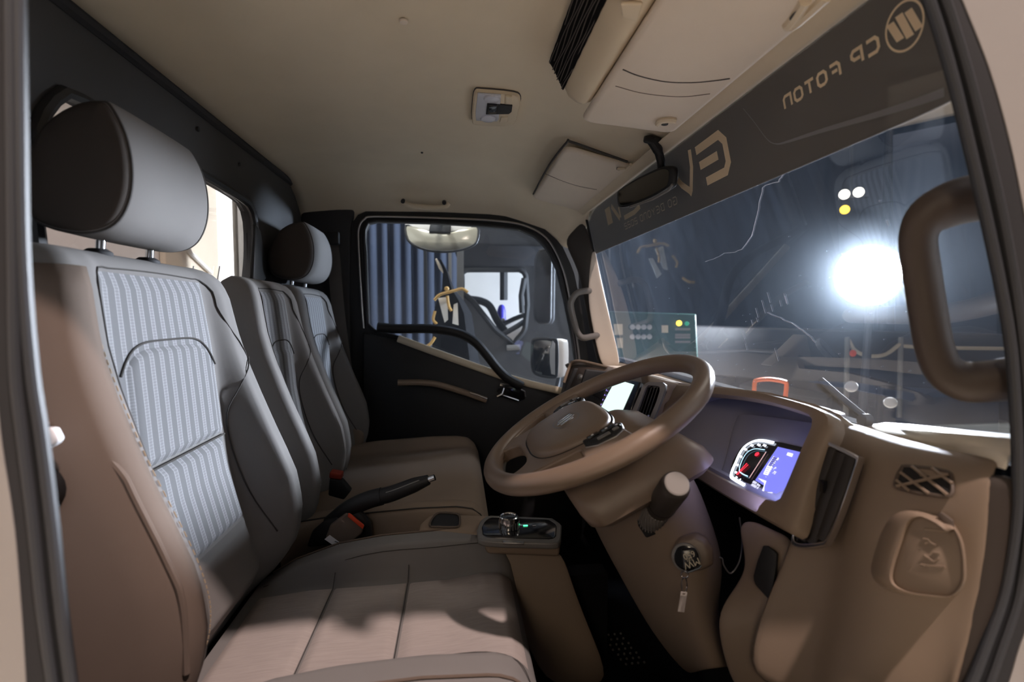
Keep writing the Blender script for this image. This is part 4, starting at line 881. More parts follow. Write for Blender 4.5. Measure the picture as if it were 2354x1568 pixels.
mk('corner_pad', pgrid([[(1985, 985, .72), (2060, 990, .66), (2160, 996, .58), (2332, 1008, .462)], [(2040, 1004, .66), (2120, 1014, .60), (2210, 1026, .54), (2332, 1035, .46)], [(2090, 1022, .62), (2170, 1036, .57), (2250, 1052, .51), (2322, 1062, .46)], [(2130, 1036, .585), (2215, 1058, .532), (2285, 1074, .478), (2312, 1080, .46)]]), 'pale_pad', db, solid=.004, label='pale beige corner of the dash top')
wire = smoothpath([aY(*p) for p in ((1700, 1190, .80), (1706, 1240, .80), (1700, 1290, .79), (1680, 1318, .79), (1664, 1300, .79), (1660, 1284, .79), (1648, 1282, .79), (1640, 1290, .79))], 5)
wr = mk('wire', tube(wire, .0015, 6), 'satin_plastic'); tag(wr, 'thin loose wire looped in the dark gap right of the ignition lock', 'wire')
# instrument cluster
ic_ = thing('instrument_cluster', 'glowing blue-white instrument cluster with red needle behind the wheel', 'instruments', LP.at(1740, 1080))
lens = LP.loop([(1697, 953), (1720, 950), (1900, 975), (1880, 1060), (1800, 1190), (1770, 1165), (1700, 1128), (1660, 1104), (1655, 1092), (1668, 1050), (1684, 985)], .004)
mk('bezel', prism(resample(lens, 40), -LP.n*.006), 'cluster', ic_, bev=.002)
face = LP.loop([(1678, 1090), (1682, 1065), (1702, 1030), (1730, 1012), (1790, 1016), (1880, 1036), (1850, 1110), (1778, 1148), (1730, 1124), (1690, 1104)], .006)
mk('dial_face', prism(resample(face, 30), -LP.n*.002), 'black_gloss', ic_, smooth=False)
def lpath(name, pts, r, mt, parent=None, n=6, sm_=True): 
    P = LP.loop(pts, .0085); P = smoothpath(P, 5) if sm_ else P
    return mk(name, tube(P, r, n, flat=.3, up=LP.n), mt, parent or ic_)
lpath('gauge_band', [(1778, 1018), (1755, 1013), (1735, 1014), (1715, 1024), (1702, 1040), (1692, 1062), (1684, 1080), (1681, 1095), (1690, 1103), (1711, 1115)], .0026, 'gauge_white')
lpath('inner_arc', [(1758, 1034), (1735, 1032), (1718, 1040), (1707, 1056), (1701, 1072), (1699, 1084)], .0007, 'gauge_thin')
lpath('inner_arc', [(1699, 1084), (1708, 1090), (1719, 1095)], .0008, 'gauge_thin')
lpath('divider', [(1761, 1039), (1723, 1098)], .0008, 'gauge_pink', sm_=False)
nd = lpath('needle', [(1717, 1065), (1693, 1091)], .0012, 'gauge_red', sm_=False); lpath('needle_edge', [(1720, 1068), (1695, 1092)], .0008, 'gauge_red', nd, sm_=False)
mk('warning_light', lathe(LP.at(1740, 1044, .0075), LP.n, [(0, .0042), (.001, .003)], 14), 'gauge_red', ic_)
lux, luy = nrm(LP.at(1760, 1030)-LP.at(1745, 1027)), nrm(LP.at(1700, 1040)-LP.at(1690, 1070))
ey_ = nrm(np.cross(LP.n, A(0, -1, 0))); ex_ = A(0, -1, 0)
for s_, (x, y) in (('0', (1701, 1103)), ('20', (1692, 1098)), ('40', (1691, 1086)), ('60', (1695, 1069)), ('80', (1703, 1050)), ('100', (1713, 1033)), ('120', (1728, 1024)), ('140', (1744, 1023)), ('160', (1757, 1024))):
    mk('numeral', place(text_geo(s_, .0058, .0001), LP.at(x, y, .008), ex_, ey_, LP.n), 'gauge_white', ic_, smooth=False)
scr_ = mk('display', prism(LP.loop([(1788, 1027), (1872, 1047), (1850, 1095), (1778, 1144), (1752, 1132), (1757, 1116), (1736, 1104)], .0075), -LP.n*.001), 'display_blue', ic_, smooth=False)
for a in (((1779, 1049), (1765, 1070), (1756, 1088)), ((1789, 1052), (1775, 1070), (1763, 1092))):
    mk('scale_arc', tube(smoothpath(LP.loop(a, .0085), 4), .0005, 5), 'gauge_text', scr_)
for k in range(10):
    t = k/9; a = (1778-22*t-2*t*(1-t), 1052+37*t); b = (1787-22*t, 1055+36*t)
    mk('scale_bar', tube([LP.at(*a, .0085), LP.at(*b, .0085)], .0011, 5), 'gauge_text' if k > 4 else 'cluster', scr_)
for s_, (x, y), z_ in (('8', (1788, 1056), .006), ('6', (1781, 1064), .005), ('4', (1774, 1072), .005), ('2', (1768, 1081), .005), ('P', (1781, 1077), .007), ('75', (1780, 1087), .007), ('0', (1765, 1090), .004), ('--', (1761, 1096), .004), ('000 km', (1739, 1112), .0065), ('0000 0', (1735, 1118), .0065)):
    mk('numeral', place(text_geo(s_, z_, .0001), LP.at(x, y, .0085), ex_, ey_, LP.n), 'gauge_text', scr_, smooth=False)
for k in range(4):
    q = [(1744+k*2, 1100+k*1.6), (1761-k*1.2, 1106+k*1.2), (1752+k*1.2, 1129+k), (1779-k*1.0, 1142-k*3.2)]
    mk('road_line', join(*[tube(LP.loop([a, b], .0085), .0004, 5) for a, b in zip(q[:-1], q[1:])]), 'gauge_text', scr_)
mk('icon', prism(LP.loop([(1811, 1040), (1823, 1043), (1820, 1050), (1808, 1046)], .0085), -LP.n*.0005), 'gauge_text', scr_, smooth=False)
cl_ = lamp('added_recess_lamp', 'AREA', LP.at(1745, 1100, .05), LP.at(1690, 985, .0), .13, (.42, .45, 1.0), .10)  # added blue lamp, stands in for display glow on the recess walls
# touchscreen
ts = thing('touchscreen', 'lit pale-green touchscreen in a black frame on the centre dash', 'screen', aY(1420, 930, 1.3))
TS = Plane.thru(aY(1400, 880, 1.42), aY(1455, 885, 1.16), aY(1425, 955, 1.17))
mk('frame', prism(TS.loop([(1370, 868), (1420, 868), (1470, 878), (1438, 975), (1410, 1000), (1330, 960)], .004), -TS.n*.012), 'black_gloss', ts, bev=.002)
mk('panel', prism(TS.loop([(1416, 872), (1457, 884), (1424, 958), (1380, 940), (1398, 905)], .0055), -TS.n*.001), 'screen', ts, smooth=False)
for p in ((1394, 897), (1390, 908), (1386, 919), (1382, 930)): mk('key_light', lathe(TS.at(*p, .0055), TS.n, [(0, .0025), (.0005, .002)], 8), 'led_violet', ts)

# ================================================================== OVERHEAD
lip_rings = []
for y in np.r_[.50, .60, .70, .85, .93, .975, .995, 1.003]:
    k = 1 if y < .98 else (.93 if y < 1 else .8)
    c = A(.235, y, .468)
    prof = [A(.212, y, .455), A(.215, y, .441), A(.222, y, .425), A(.238, y, .413), A(.250, y, .409), A(.262, y, .413), A(.272, y, .425), A(.275, y, .500), A(.262, y, .502), A(.258, y, .45), A(.236, y, .445), A(.222, y, .468)]
    lip_rings.append([A(c[0]+(p[0]-c[0])*(.5+.5*k), y, .50+(p[2]-.50)*k) for p in prof])
osf = thing('overhead_shelf', 'beige overhead storage shelf with black net above the driver windscreen visor', 'shelf', (.24, .7, .46))
mk('lip', loft(lip_rings), 'shelf', osf, ang=60)
mk('shelf_hook', prism([aZ(*p, .412) for p in ((1425, 0), (1478, 0), (1466, 42), (1430, 32))], (0, 0, -.006)), 'shelf', osf, bev=.003)
net = []
for i in range(60):
    y = .42+.58*i/59; net.append([A(.186+.028*t+.002*math.sin(PI*t), y, .498-.054*t+.0006*math.sin(i*1.7+t*9)) for t in np.linspace(0, 1, 7)])
mk('net', grid(net), 'net', osf, solid=.002)
th = []
for k in range(9):
    t = (k+.5)/9; P = [A(.186+.028*t-.001+.0014*math.sin(y*37+k*2.3), y, .498-.054*t-.0016+.0012*math.sin(y*51+k)) for y in np.linspace(.44, 1.0, 40)]; th.append(tube(P, .0011, 4))
mk('net_cord', join(*th), 'seat_dark', osf, kind='stuff')
def visor(name, x0, x1, z0, z1, y0, y1, label, roundfar=.03):
    o = thing(name, label, 'sun visor', (.5*(x0+x1), .5*(y0+y1), z0))
    n = nrm(np.cross(A(x1-x0, 0, z1-z0), A(0, 1, 0))); n = n if n[2] < 0 else -n
    L_ = math.hypot(x1-x0, z1-z0); ex = A(x1-x0, 0, z1-z0)/L_; c = A(.5*(x0+x1), .5*(y0+y1), .5*(z0+z1))
    lp = rrect(L_, y1-y0, roundfar, 5); f = lambda s, h: [c+ex*(u*s)+A(0, v*(1-(1-s)*.35), 0)+n*h for u, v in lp]
    mk('board', loft([f(.97, -.004), f(1, -.001), f(1, .004), f(.975, .008), f(.90, .0095), f(.5, .010)]), 'visor', o, ang=50)
    return o, c, ex, n, L_
vo1, c, ex, n, L_ = visor('sun_visor', .262, .462, .409, .392, .57, 1.045, 'large beige driver sun visor folded up above the driver windscreen', .02)
VPn = Plane(c+n*.0105, n)
def vline(pts, r, mt, par, off=.0): return mk('seam', tube(smoothpath([VPn.at(*p) for p in pts], 5), r, 5), mt, par)
vline([(1432, 160), (1470, 175), (1530, 188), (1590, 190), (1640, 186), (1678, 181)], .0010, 'seam', vo1)
vline([(1415, 198), (1470, 213), (1530, 221), (1580, 222), (1632, 216)], .0006, 'seat_side', vo1)
mk('clip', tube(smoothpath([VPn.at(*p, .004) for p in ((1512, 285), (1520, 278), (1540, 276), (1552, 278))], 4), .006, 8), 'shelf', vo1)
mk('clip_hole', lathe(VPn.at(1528, 283, .002), VPn.n, [(-.002, .008), (.003, .007)], 12), 'black', vo1)
ghd = mk('visor_handle', tube(smoothpath([aZ(*p, .385) for p in ((1852, 0), (1835, 28), (1818, 50), (1812, 56), (1830, 52), (1900, -10))], 4), .008, 8), 'shelf', vo1)
mk('handle_slot', prism([VPn.at(*p, .001) for p in ((1815, 40), (1840, 8), (1852, 6), (1846, 22), (1824, 46))], n*.003), 'black', vo1)
vo2, c, ex, n, L_ = visor('sun_visor', .292, .495, .452, .402, 1.345, 1.93, 'beige passenger sun visor folded up against the roof lining', .03)
VPn = Plane(c+n*.0105, n)
vline([(1250, 398), (1290, 415), (1330, 428), (1372, 436)], .0008, 'seam', vo2)
vline([(1226, 446), (1262, 380), (1302, 328), (1312, 326), (1380, 350), (1442, 372)], .0035, 'seam', vo2)
mk('clip', tube([VPn.at(*p, .004) for p in ((1420, 388), (1440, 388), (1450, 378))], .004, 8), 'shelf', vo2)
mk('clip_hole', lathe(VPn.at(1422, 388, .002), VPn.n, [(-.002, .006), (.003, .005)], 10), 'black', vo2)
# header rail between visors and screen
hr = [[A(.470, y, .398), A(.495, y, .385), A(.515, y, .392), A(.530, y, .41), A(.50, y, .43)] for y in np.linspace(.44, 1.98, 14)]
o = mk('trim_4', loft(hr), 'liner', ang=60); o['kind'] = 'structure'
# dome lamp
dl = thing('dome_lamp', 'beige roof lamp with two clear lenses and black switch bar', 'lamp', aZ(1140, 245, .51))
DP = Plane((0, 0, .512), (0, 0, -1))
ob = smoothpath(DP.loop([(1092, 206), (1110, 204), (1180, 211), (1196, 222), (1192, 245), (1182, 275), (1165, 281), (1095, 279), (1085, 268), (1087, 230)], .001), 3, True)
mk('housing', loft([[p+A(0, 0, .004) for p in ob], [p+A(0, 0, -.008) for p in ob], [p+(np.mean(ob, axis=0)-p)*.05+A(0, 0, -.012) for p in ob]]), 'shelf', dl, ang=45)
mk('housing_gap', tube([p+A(0, 0, .001) for p in ob], .0018, 6, True), 'seam', dl)
DQ = Plane((0, 0, .4985), (0, 0, -1))
mk('lens_plate', prism(resample(DQ.loop([(1098, 216), (1152, 220), (1146, 280), (1094, 278), (1093, 260)], .001), 24), (0, 0, .004)), 'lens', dl, bev=.001)
for p in ((1131, 227), (1122, 273)): mk('lens', lathe(DQ.at(*p, .0015), (0, 0, -1), [(0, .020), (.003, .018), (.005, .011), (.0055, .003)], 20), 'lens', dl, label='clear domed lens')
sb = mk('switch_bar', prism(DQ.loop([(1120, 239), (1178, 244), (1176, 258), (1170, 263), (1117, 264)], .003), (0, 0, .005)), 'black', dl, bev=.0015)
mk('switch', prism(DQ.loop([(1124, 243), (1144, 245), (1141, 262), (1122, 262)], .008), (0, 0, .006)), 'black_gloss', sb, bev=.0015)
for q in ([(1162, 223), (1177, 224), (1176, 241), (1161, 240)], [(1152, 270), (1168, 270), (1166, 281), (1149, 281)]):
    mk('push_button', prism(DQ.loop(q, .002), (0, 0, .005)), 'shelf', dl, bev=.001)
# interior mirror
rm = thing('rear_view_mirror', 'black interior rear-view mirror hanging from the windscreen header', 'mirror', aY(1500, 320, 1.16))
mk('mount', loft([[aY(x, y, 1.165) for x, y in r] for r in ([(1480, 312), (1500, 310), (1530, 320), (1528, 330), (1500, 334), (1478, 328)],)]+[[aY(x, y, 1.14) for x, y in r] for r in ([(1482, 314), (1500, 312), (1526, 321), (1525, 328), (1500, 331), (1481, 326)],)]), 'black', rm, bev=.004)
mk('stem', tube(smoothpath([aY(1498, 322, 1.15), aY(1512, 345, 1.155), aY(1519, 370, 1.165), aY(1521, 392, 1.18)], 4), [.012]*5+[.010]*8, 10), 'black', rm)
MP = Plane.thru(aY(1422, 440, 1.345), aY(1540, 385, 1.125), aY(1425, 478, 1.345))
mo = smoothpath(MP.loop([(1418, 446), (1424, 436), (1460, 412), (1505, 390), (1530, 381), (1545, 384), (1548, 396), (1545, 422), (1535, 434), (1500, 454), (1455, 472), (1430, 478), (1420, 472)]), 3, True)
mc = np.mean(mo, axis=0)
mk('shell', loft([[mc+(p-mc)*s-MP.n*o_ for p in mo] for s, o_ in ((.96, -.002), (1, .003), (1.0, .012), (.9, .022), (.6, .030))]), 'black', rm, ang=60)
mk('glass', prism([mc+(p-mc)*A(.89, .89, .80)+MP.n*.0030 for p in mo], -MP.n*.002), 'mirror_dark', rm, smooth=False)
mk('shell_edge', tube(MP.loop([(1448, 476), (1500, 458), (1536, 438), (1546, 424)], .002), .003, 8), 'satin_plastic', rm)
# grab handles
gh = thing('grab_handle', 'beige folding grab handle on the roof edge over the passenger door', 'handle', aY(975, 470, 1.99))
mk('grip', tube(smoothpath([aY(*p, 1.985) for p in ((922, 461), (930, 467), (945, 473), (975, 476), (1005, 477), (1024, 474), (1031, 467))], 4), .0105, 10), 'shelf', gh)
for p in ((926, 463), (1021, 466)): mk('pivot', lathe(aY(*p, 1.975), (0, -1, -.4), [(-.012, .009), (.004, .008)], 12), 'black', gh)
gh = thing('grab_handle', 'slim grey grab handle on the far windscreen pillar', 'handle', aY(1340, 720, 1.93))
mk('grip', tube(smoothpath([aY(1362, 668, 1.955), aY(1345, 669, 1.93), aY(1325, 675, 1.915), aY(1313, 693, 1.91), aY(1313, 712, 1.91), aY(1321, 745, 1.91), aY(1326, 762, 1.91), aY(1338, 776, 1.915), aY(1358, 774, 1.93), aY(1378, 769, 1.955)], 4), .0125, 12), 'satin_plastic', gh)
for p in ((1362, 668), (1378, 770)): mk('end_socket', lathe(aY(*p, 1.953), (-.2, -1, 0), [(-.008, .018), (.004, .017)], 14), 'black', gh)
gh = thing('grab_handle', 'thick brown grab handle looping off the near windscreen pillar by the open door', 'handle', aY(2280, 680, .50))
hp = smoothpath([aY(2330, 452, .47), aY(2262, 452, .485), aY(2190, 468, .50), aY(2132, 500, .51), aY(2110, 548, .515), aY(2118, 620, .515), aY(2133, 720, .51), aY(2148, 800, .505), aY(2172, 852, .50), (aY(2220, 877, .49)), aY(2280, 876, .48), aY(2340, 868, .47)], 5)
rad = np.interp(np.linspace(0, 1, len(hp)), [0, .2, .35, .7, .85, 1], [.026, .025, .0205, .0205, .023, .024])
mk('grip', tube(hp, rad, 16, flat=.75, up=(0, -1, 0)), 'handle_brown', gh)

# ================================================================== OUTSIDE, PASSENGER SIDE
def wavy(a, b, z0, z1, n, amp, name, mt, label, per=8):
    a, b = A(*a), A(*b); d = nrm(np.append(b-a, 0)); p = A(-d[1], d[0], 0); rows = []
    for i in range(n*per+1):
        t = i/(n*per); q = np.append(a+(b-a)*t, 0)+p*amp*math.sin(2*PI*i/per)*(.7+.3*math.sin(i*.37)); rows.append([q+A(0, 0, z) for z in (z0, z0+(z1-z0)*.5, z1)])
    o = mk(name, grid(rows), mt, solid=.01, ang=80); return tag(o, label, 'curtain')
GZ = -1.75
o = mk('ground', box((1.5, 3.0, GZ-.05), (17, 19, .1)), 'ground', smooth=False); o['kind'] = 'structure'; o.name = 'floor_outside'
wavy((-2.4, 4.9), (.10, 5.2), GZ, 3.2, 22, .035, 'stage_curtain', 'curtain', 'dark blue pleated curtain seen through the rear half of the passenger window')
pt = thing('parked_truck', 'dark grey truck cab parked beyond the passenger window, white body behind its glass', 'truck', (.6, 3.9, GZ))
YT = 3.6
TP2 = Plane((0, YT, 0), (0, -1, 0))
tw = resample(TP2.loop([(1062, 628), (1072, 620), (1195, 620), (1208, 628), (1212, 700), (1206, 760), (1180, 790), (1140, 760), (1110, 722), (1085, 690), (1062, 672)]), 48)
tcc = np.mean(tw, axis=0); tout = match(tw, TP2.loop([(1052, 505), (1052, 900), (1330, 930), (1330, 505)]))
mk('cab_side', ring(tout, tw, (0, .05, 0)), 'truck_grey', pt, ang=30)
mk('roof_panel', prism(TP2.loop([(1040, 560), (1270, 565), (1262, 612), (1056, 612)], .02), (0, .02, 0)), 'dark_metal', pt, bev=.01)
mk('window_frame', tube(tw, .02, 8, True), 'black', pt)
mk('load_body', box((.42, 4.3, -.1), (.75, .05, 1.5)), 'white_box', pt)
mk('mullion', tube(TP2.loop([(1158, 620), (1158, 690)], -.2), .03, 8), 'black', pt)
mk('pull_arm', tube(smoothpath(TP2.loop([(1078, 688), (1105, 692), (1126, 704), (1142, 735), (1160, 760)], -.1), 4), .028, 8), 'black', pt)
mk('quarter_glass_frame', tube(TP2.loop([(1205, 640), (1198, 680), (1200, 720)], .03), .02, 8), 'black', pt)
mk('steering_wheel_rim', tube([TP2.at(1165, 752, -.2)+.2*(math.cos(a)*nrm(A(.8, .2, .45))+math.sin(a)*A(-.2, .9, 0)) for a in np.linspace(0, 2*PI, 30, endpoint=False)], .02, 8, True), 'dark_metal', pt)
mk('rear_post', prism(TP2.loop([(1050, 500), (1066, 500), (1066, 700), (1050, 700)], .03), (0, .05, 0)), 'satin_plastic', pt)
mk('mirror_housing', prism(resample(TP2.loop([(1232, 590), (1240, 578), (1276, 578), (1278, 600), (1276, 740), (1268, 748), (1236, 745), (1230, 735)], .15), 30), (0, .08, 0)), 'dark_metal', pt, bev=.015)
mk('door_handle', tube(TP2.loop([(1165, 800), (1195, 798)], .02), .02, 8), 'satin_plastic', pt)
ex1 = thing('blue_cylinder', 'small blue cylinder standing inside the truck beyond the passenger window', 'cylinder', aY(1150, 745, 4.1))
mk('body', lathe(aY(1153, 742, 4.1), (0, 0, 1), [(0, .035), (.10, .036), (.135, .025), (.15, .012)], 16), 'blue', ex1)
mk('bead', lathe(aY(1157, 736, 4.0), (0, -1, 0), [(0, .018), (.01, .014), (.014, .004)], 12), 'white_plastic', ex1)
wp = mk('white_post', prism(TP2.loop([(1278, 590), (1294, 588), (1306, 690), (1302, 860), (1290, 860), (1296, 700)], -.6), (0, .1, 0)), 'white_box', bev=.01); tag(wp, 'white upright panel edge behind the tall mirror at the front of the passenger window', 'panel')
# gold trimmed dark display piece
dp = thing('draped_figure_stand', 'dark pointed display piece trimmed in gold with white panels, beyond the passenger window', 'display', aY(1035, 900, 3.0))
Yd = 3.0
mk('body', loft([[aY(cx+dx, y, Yd+dy) for dx, dy in ((-w_, 0), (-w_*.6, -.12), (w_*.6, -.12), (w_, 0), (w_*.6, .12), (-w_*.6, .12))] for y, cx, w_ in ((930, 1050, 70), (800, 1045, 52), (720, 1040, 44), (690, 1036, 30), (665, 1030, 14), (625, 1024, 6), (596, 1012, 2))]), 'display_black', dp, ang=60)
for q in ([(1007, 685), (1028, 683), (1030, 735), (1022, 742)], [(1043, 700), (1052, 696), (1054, 748), (1040, 744)]):
    mk('white_panel', prism([aY(*p, Yd-.16) for p in q], (0, .01, 0)), 'white_box', dp, smooth=False)
for q in ([(998, 690), (1010, 678), (1030, 672), (1045, 668), (1062, 664), (1076, 672)], [(1028, 680), (1032, 705), (1038, 715)], [(1000, 715), (996, 735), (1004, 745)], [(1000, 775), (990, 790), (978, 798)]):
    mk('gold_trim', tube(smoothpath([aY(*p, Yd-.18) for p in q], 4), .008, 8), 'gold', dp)
mk('gold_button', lathe(aY(1027, 664, Yd-.2), (0, -1, 0), [(0, .014), (.01, .008)], 10), 'gold', dp)
mk('plume', tube([aY(*p, Yd-.05) for p in ((1002, 595), (1012, 615), (1026, 632))], [.006, .012, .01], 6), 'beige_box', dp)
for k, (x0, x1) in enumerate(((973, 980), (1030, 1037))):
    po = mk('post', prism([aY(*p, 3.4) for p in ((x0, 510), (x1, 510), (x1+2, 760), (x0+2, 760))], (0, .06, 0)), 'dark_metal' if k == 0 else 'satin_plastic', smooth=False)
    tag(po, ('grey upright post just behind the curtain edge, left of the dark display piece', 'pale upright post directly behind the dark display piece')[k], 'post')
# own truck's outside mirrors
sm1 = thing('spot_mirror', 'wide curved outside spot mirror hanging at the top of the passenger window', 'mirror', aY(1015, 540, 2.28))
SM = Plane(aY(1015, 545, 2.28), nrm(A(-.05, -1, .45)))
so = SM.loop([(933, 519), (960, 528), (1015, 536), (1070, 530), (1098, 522), (1096, 556), (1075, 570), (1040, 578), (1000, 578), (965, 570), (938, 552)])
so = smoothpath(so, 3, True); scn = np.mean(so, axis=0)
mk('glass', loft([[scn+(p-scn)*s+SM.n*o_ for p in so] for s, o_ in ((1, .0), (.8, .012), (.5, .020), (.15, .023))]), 'cream_reflection', sm1, ang=70)
mk('rim', tube(so, .006, 8, True), 'black', sm1)
mk('shell', prism(SM.loop([(930, 512), (1100, 512), (1098, 524), (1070, 532), (1015, 538), (960, 530), (933, 521)], .0), -SM.n*.04), 'white_box', sm1, bev=.004)
mk('arm', tube([aY(1012, 520, 2.30), aY(1012, 470, 2.22), aY(1012, 455, 2.10)], .012, 8), 'black', sm1)
mk('bracket', prism(SM.loop([(990, 508), (1036, 508), (1036, 535), (985, 533)], .03), -SM.n*.05), 'black', sm1, bev=.005)
sm2 = thing('side_mirror', 'pale-shelled outside mirror low at the front of the passenger window', 'mirror', aY(1262, 870, 2.30))
q = [(1224, 790), (1232, 780), (1268, 780), (1280, 788), (1280, 855), (1272, 868), (1236, 862), (1224, 845)]
m0 = smoothpath([aY(*p, 2.28) for p in q], 3, True); mcn = np.mean(m0, axis=0)
mk('glass', prism([mcn+(p-mcn)*.97 for p in m0], (0, .006, 0)), 'mirror', sm2, smooth=False)
mk('rim', tube(m0, .007, 8, True), 'black', sm2)
mk('shell', loft([[mcn+(p-mcn)*s+A(o_*.9, o_*.4, 0) for p in m0] for s, o_ in ((1.02, .003), (1.02, .04), (.95, .07), (.6, .085))]), 'white_box', sm2, ang=60)
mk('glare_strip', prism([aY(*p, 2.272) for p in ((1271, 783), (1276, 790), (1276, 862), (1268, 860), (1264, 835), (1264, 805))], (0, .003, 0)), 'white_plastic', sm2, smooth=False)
mk('arm', tube([aY(1285, 868, 2.33), aY(1278, 905, 2.30), aY(1270, 950, 2.15)], .012, 8), 'dark_metal', sm2)
md = thing('main_mirror', 'tall dark outside mirror housing at the front of the passenger window', 'mirror', aY(1250, 745, 2.32))
mk('housing', prism(resample([aY(*p, 2.32) for p in ((1228, 598), (1236, 574), (1262, 572), (1270, 590), (1268, 742), (1258, 748), (1234, 744), (1226, 728))], 30), (.01, .06, 0)), 'dark_metal', md, bev=.012, bseg=3)
mk('arm', tube(smoothpath([aY(*p, 2.33) for p in ((1240, 578), (1270, 572), (1292, 590), (1308, 640))], 4), .010, 8), 'dark_metal', md)

# behind the cab: load body wall seen through the rear window
lb = thing('load_body', 'cream front wall of the load body close behind the rear window', 'truck body', (-1.0, 1.2, GZ))
mk('front_wall', box((-1.02, 1.15, .0), (.04, 2.9, 2.6)), 'white_box', lb)
mk('beige_panel', box((-.985, 2.0, -.05), (.02, .38, 1.9)), 'beige_box', lb, bev=.004)
mk('corner_strip', box((-.97, 2.50, 0), (.03, .20, 2.4)), 'white_paint', lb, bev=.006)
mk('cable', tube([A(-.965, 1.84, .35), A(-.965, 1.95, .22), A(-.965, 2.10, .16)], .008, 8), 'white_box', lb)

# ================================================================== OUTSIDE, IN FRONT
def far(px, py, Y): return aY(px, py, Y)
fl = thing('floodlight', 'round dazzling white floodlight on a stand beyond the windscreen', 'lamp', aY(1995, 633, 3.4))
fp = aY(1995, 633, 3.4); fn = nrm(A(-.42, 1.0, -.15)-fp)
mk('lens', lathe(fp, fn, [(0, .215), (.012, .20), (.02, .12), (.022, .02)], 40), 'lamp_white', fl)
mk('housing', lathe(fp-fn*.01, fn, [(-.20, .08), (-.15, .16), (-.05, .225), (.01, .232), (.014, .222)], 40), 'dark_metal', fl)
mk('pole', tube([fp-fn*.12+A(0, 0, -.1), A(fp[0]+.05, fp[1]+.1, GZ)], .03, 10), 'dark_metal', fl)
tl = thing('twin_spotlight', 'pair of small warm spotlights with amber lamp high in the dark hall', 'lamp', far(1957, 460, 6.5))
for p in ((1941, 447), (1974, 442)): mk('lamp', lathe(far(*p, 6.5), nrm(-far(*p, 6.5)), [(0, .066), (.02, .055), (.03, .02)], 20), 'lamp_small', tl)
mk('amber_lamp', lathe(far(1942, 482, 6.5), nrm(-far(1942, 482, 6.5)), [(0, .06), (.02, .04)], 14), 'lamp_amber', tl)
mk('bar', tube([far(1925, 458, 6.55), far(1995, 452, 6.55)], .02, 8), 'dark_metal', tl)
mk('hanger', tube([far(1957, 455, 6.56), far(1957, 300, 6.56)], .02, 8), 'dark_metal', tl)
wavy((1.6, 8.2), (8.7, 6.3), GZ, 3.6, 16, .06, 'hall_curtain', 'curtain_far', 'near-black pleated curtain closing the hall beyond the windscreen')
wavy((9.0, 6.2), (9.3, -2.0), GZ, 3.6, 14, .06, 'hall_curtain', 'curtain_far', 'near-black pleated curtain along the hall side, right of the floodlight')
tr = mk('truss_post', tube([far(2043, 300, 5.2), far(2020, 1000, 5.2)], .045, 10), 'dark_metal'); tag(tr, 'slender dark pole standing behind the floodlight', 'pole')
ban = mk('overhead_banner', prism([far(*p, 4.4) for p in ((2040, 295), (2190, 262), (2360, 225), (2360, 100), (2040, 200))], (.05, .05, 0)), 'beige_box', bev=.01); tag(ban, 'pale banner edge above the dark hall at the top right of the windscreen', 'banner')
scn2 = mk('side_screen', prism([far(*p, 4.9) for p in ((2052, 310), (2200, 280), (2280, 265), (2300, 1120), (2060, 1120))], (.05, .05, 0)), 'curtain', bev=.01); tag(scn2, 'grey-blue screen panel below the pale banner, right of the pole', 'screen')
# low stage strips and floor of the hall
for k, (q, lab) in enumerate(((((1560, 850), (1660, 870), (1660, 892), (1560, 875)), 'short grey platform edge behind the steering wheel rim'), (((1700, 885), (1900, 920), (1900, 950), (1700, 912)), 'long grey platform edge behind the orange frame'), (((1925, 925), (2330, 985), (2330, 1010), (1940, 960)), 'grey platform edge above the bright bonnet edge'))):
    pl_ = mk('platform', prism([far(x, y, 5.5) for x, y in q], (.4, .4, 0)), 'stage', smooth=False); tag(pl_, lab, 'platform')
wall_ = mk('barrier_wall', prism([far(*p, 4.2) for p in ((1380, 742), (2330, 770), (2330, 905), (1380, 850))], (.1, .1, 0)), 'truck_grey', bev=.02); tag(wall_, 'long low dark grey display wall across the hall floor', 'wall panel')
of = mk('orange_frame', tube(smoothpath([far(1733, 915, 2.6), far(1735, 880, 2.6), far(1742, 874, 2.6), far(1770, 872, 2.6), far(1800, 877, 2.6), far(1808, 884, 2.6), far(1805, 915, 2.6)], 4), .012, 8), 'orange'); tag(of, 'bright orange hoop frame standing beyond the instrument hood', 'frame')
rp = thing('rope_barrier', 'pale rope swag barrier with red marker beyond the windscreen', 'barrier', far(2000, 800, 3.4))
mk('rope', tube(smoothpath([far(1950, 780, 3.9), far(1965, 805, 3.9), (far(1995, 818, 3.9)), far(2035, 815, 3.9), far(2070, 790, 3.9)], 5), .016, 8), 'rope', rp)
mk('rope', tube([far(2070, 795, 3.9), far(2120, 799, 3.9), far(2330, 802, 3.9)], .016, 8), 'rope', rp)
for x in (1948, 2071): mk('post', tube([far(x, 775, 3.9), far(x-4, 960, 3.9)], .02, 8), 'satin_plastic', rp)
mk('marker', lathe(far(1960, 812, 3.85), (0, -1, 0), [(0, .03), (.01, .028)], 12), 'red', rp)
for k, (p, lab) in enumerate((((1957, 889), 'small cream light fitting on the dark floor beyond the windscreen, nearer the pole'), ((2047, 926), 'small cream light fitting on the dark floor beyond the windscreen, right of the pole'))):
    u = mk('floor_light', lathe(far(*p, 2.7), nrm(A(-.6, -.6, .5)), [(0, .035), (.012, .032), (.016, .02)], 16), 'white_box'); tag(u, lab, 'light')
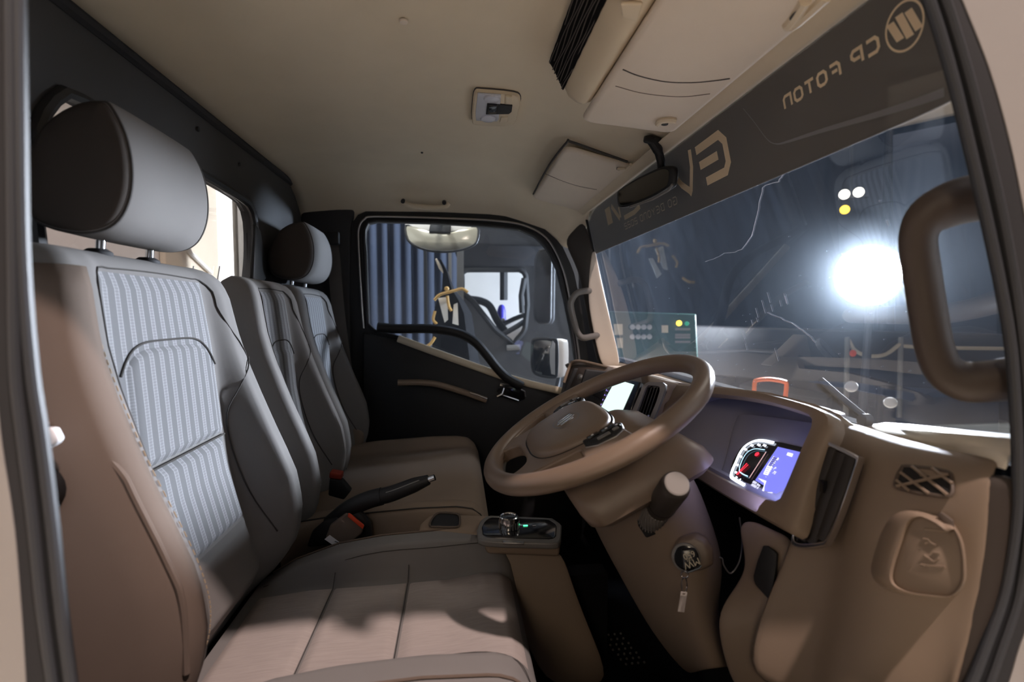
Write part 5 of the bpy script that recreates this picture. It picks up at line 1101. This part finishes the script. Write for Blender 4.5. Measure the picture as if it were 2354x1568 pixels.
# control cabinet with gauges and lamps
ck = thing('control_cabinet', 'dark green control cabinet with gauge rows and yellow lamp, beyond the far pillar', 'cabinet', far(1500, 900, 3.6))
GPn = Plane(far(1500, 780, 3.6), nrm(A(-.35, -1, 0)))
mk('body', prism(GPn.loop([(1395, 715), (1600, 722), (1606, 860), (1395, 850)], -.02), -GPn.n*.4), 'green_panel', ck, bev=.01)
for r_ in range(2):
    for c_ in range(4):
        g_ = mk('gauge', lathe(GPn.at(1454+c_*13+r_*0, 752+r_*22), GPn.n, [(0, .020), (.012, .019), (.014, .014)], 16), 'gauge_glass', ck)
for q in ([(1411, 745), (1431, 745), (1432, 770), (1412, 770)], [(1417, 777), (1432, 777), (1432, 800), (1420, 800)], [(1521, 748), (1536, 748), (1536, 765), (1521, 765)]):
    mk('notice', prism(GPn.loop(q, .004), -GPn.n*.004), 'paper', ck, smooth=False)
mk('indicator_lamp', lathe(GPn.at(1561, 743), GPn.n, [(0, .021), (.012, .018), (.016, .008)], 16), 'lamp_amber', ck)
mk('indicator_lamp', lathe(GPn.at(1579, 744), GPn.n, [(0, .016), (.012, .014)], 16), 'lamp_green', ck)
for y in (757, 770, 776, 786): mk('label_strip', prism(GPn.loop([(1552, y-2.5), (1587, y-2.5), (1587, y+2.5), (1552, y+2.5)], .004), -GPn.n*.003), 'satin_plastic', ck, smooth=False)
# bonnet edge and wiper outside the screen
bd = mk('cowl_panel', loft([[A(wx(Y, z_)+o_, Y, z_-.0) for o_, z_ in ((.012, -.175+dz), (.05, -.170+dz), (.05, -.20+dz), (.012, -.20+dz))] for Y, dz in ((.74, -.010), (.69, -.002), (.60, .010), (.52, .022), (.46, .033))]), 'white_paint'); tag(bd, 'white painted cowl edge outside the windscreen at the near corner', 'panel')
wpz = thing('wiper', 'dark wiper arm and blade lying at the foot of the windscreen', 'wiper', W3(.8, -.19, -.03))
mk('arm', tube([W3(.745, -.178, -.02), W3(.80, -.150, -.022), W3(.84, -.128, -.024)], .006, 8), 'dark_metal', wpz)
mk('pivot', lathe(W3(.742, -.182, -.02), (-1, 0, .2), [(0, .012), (.012, .010)], 14), 'dark_metal', wpz)
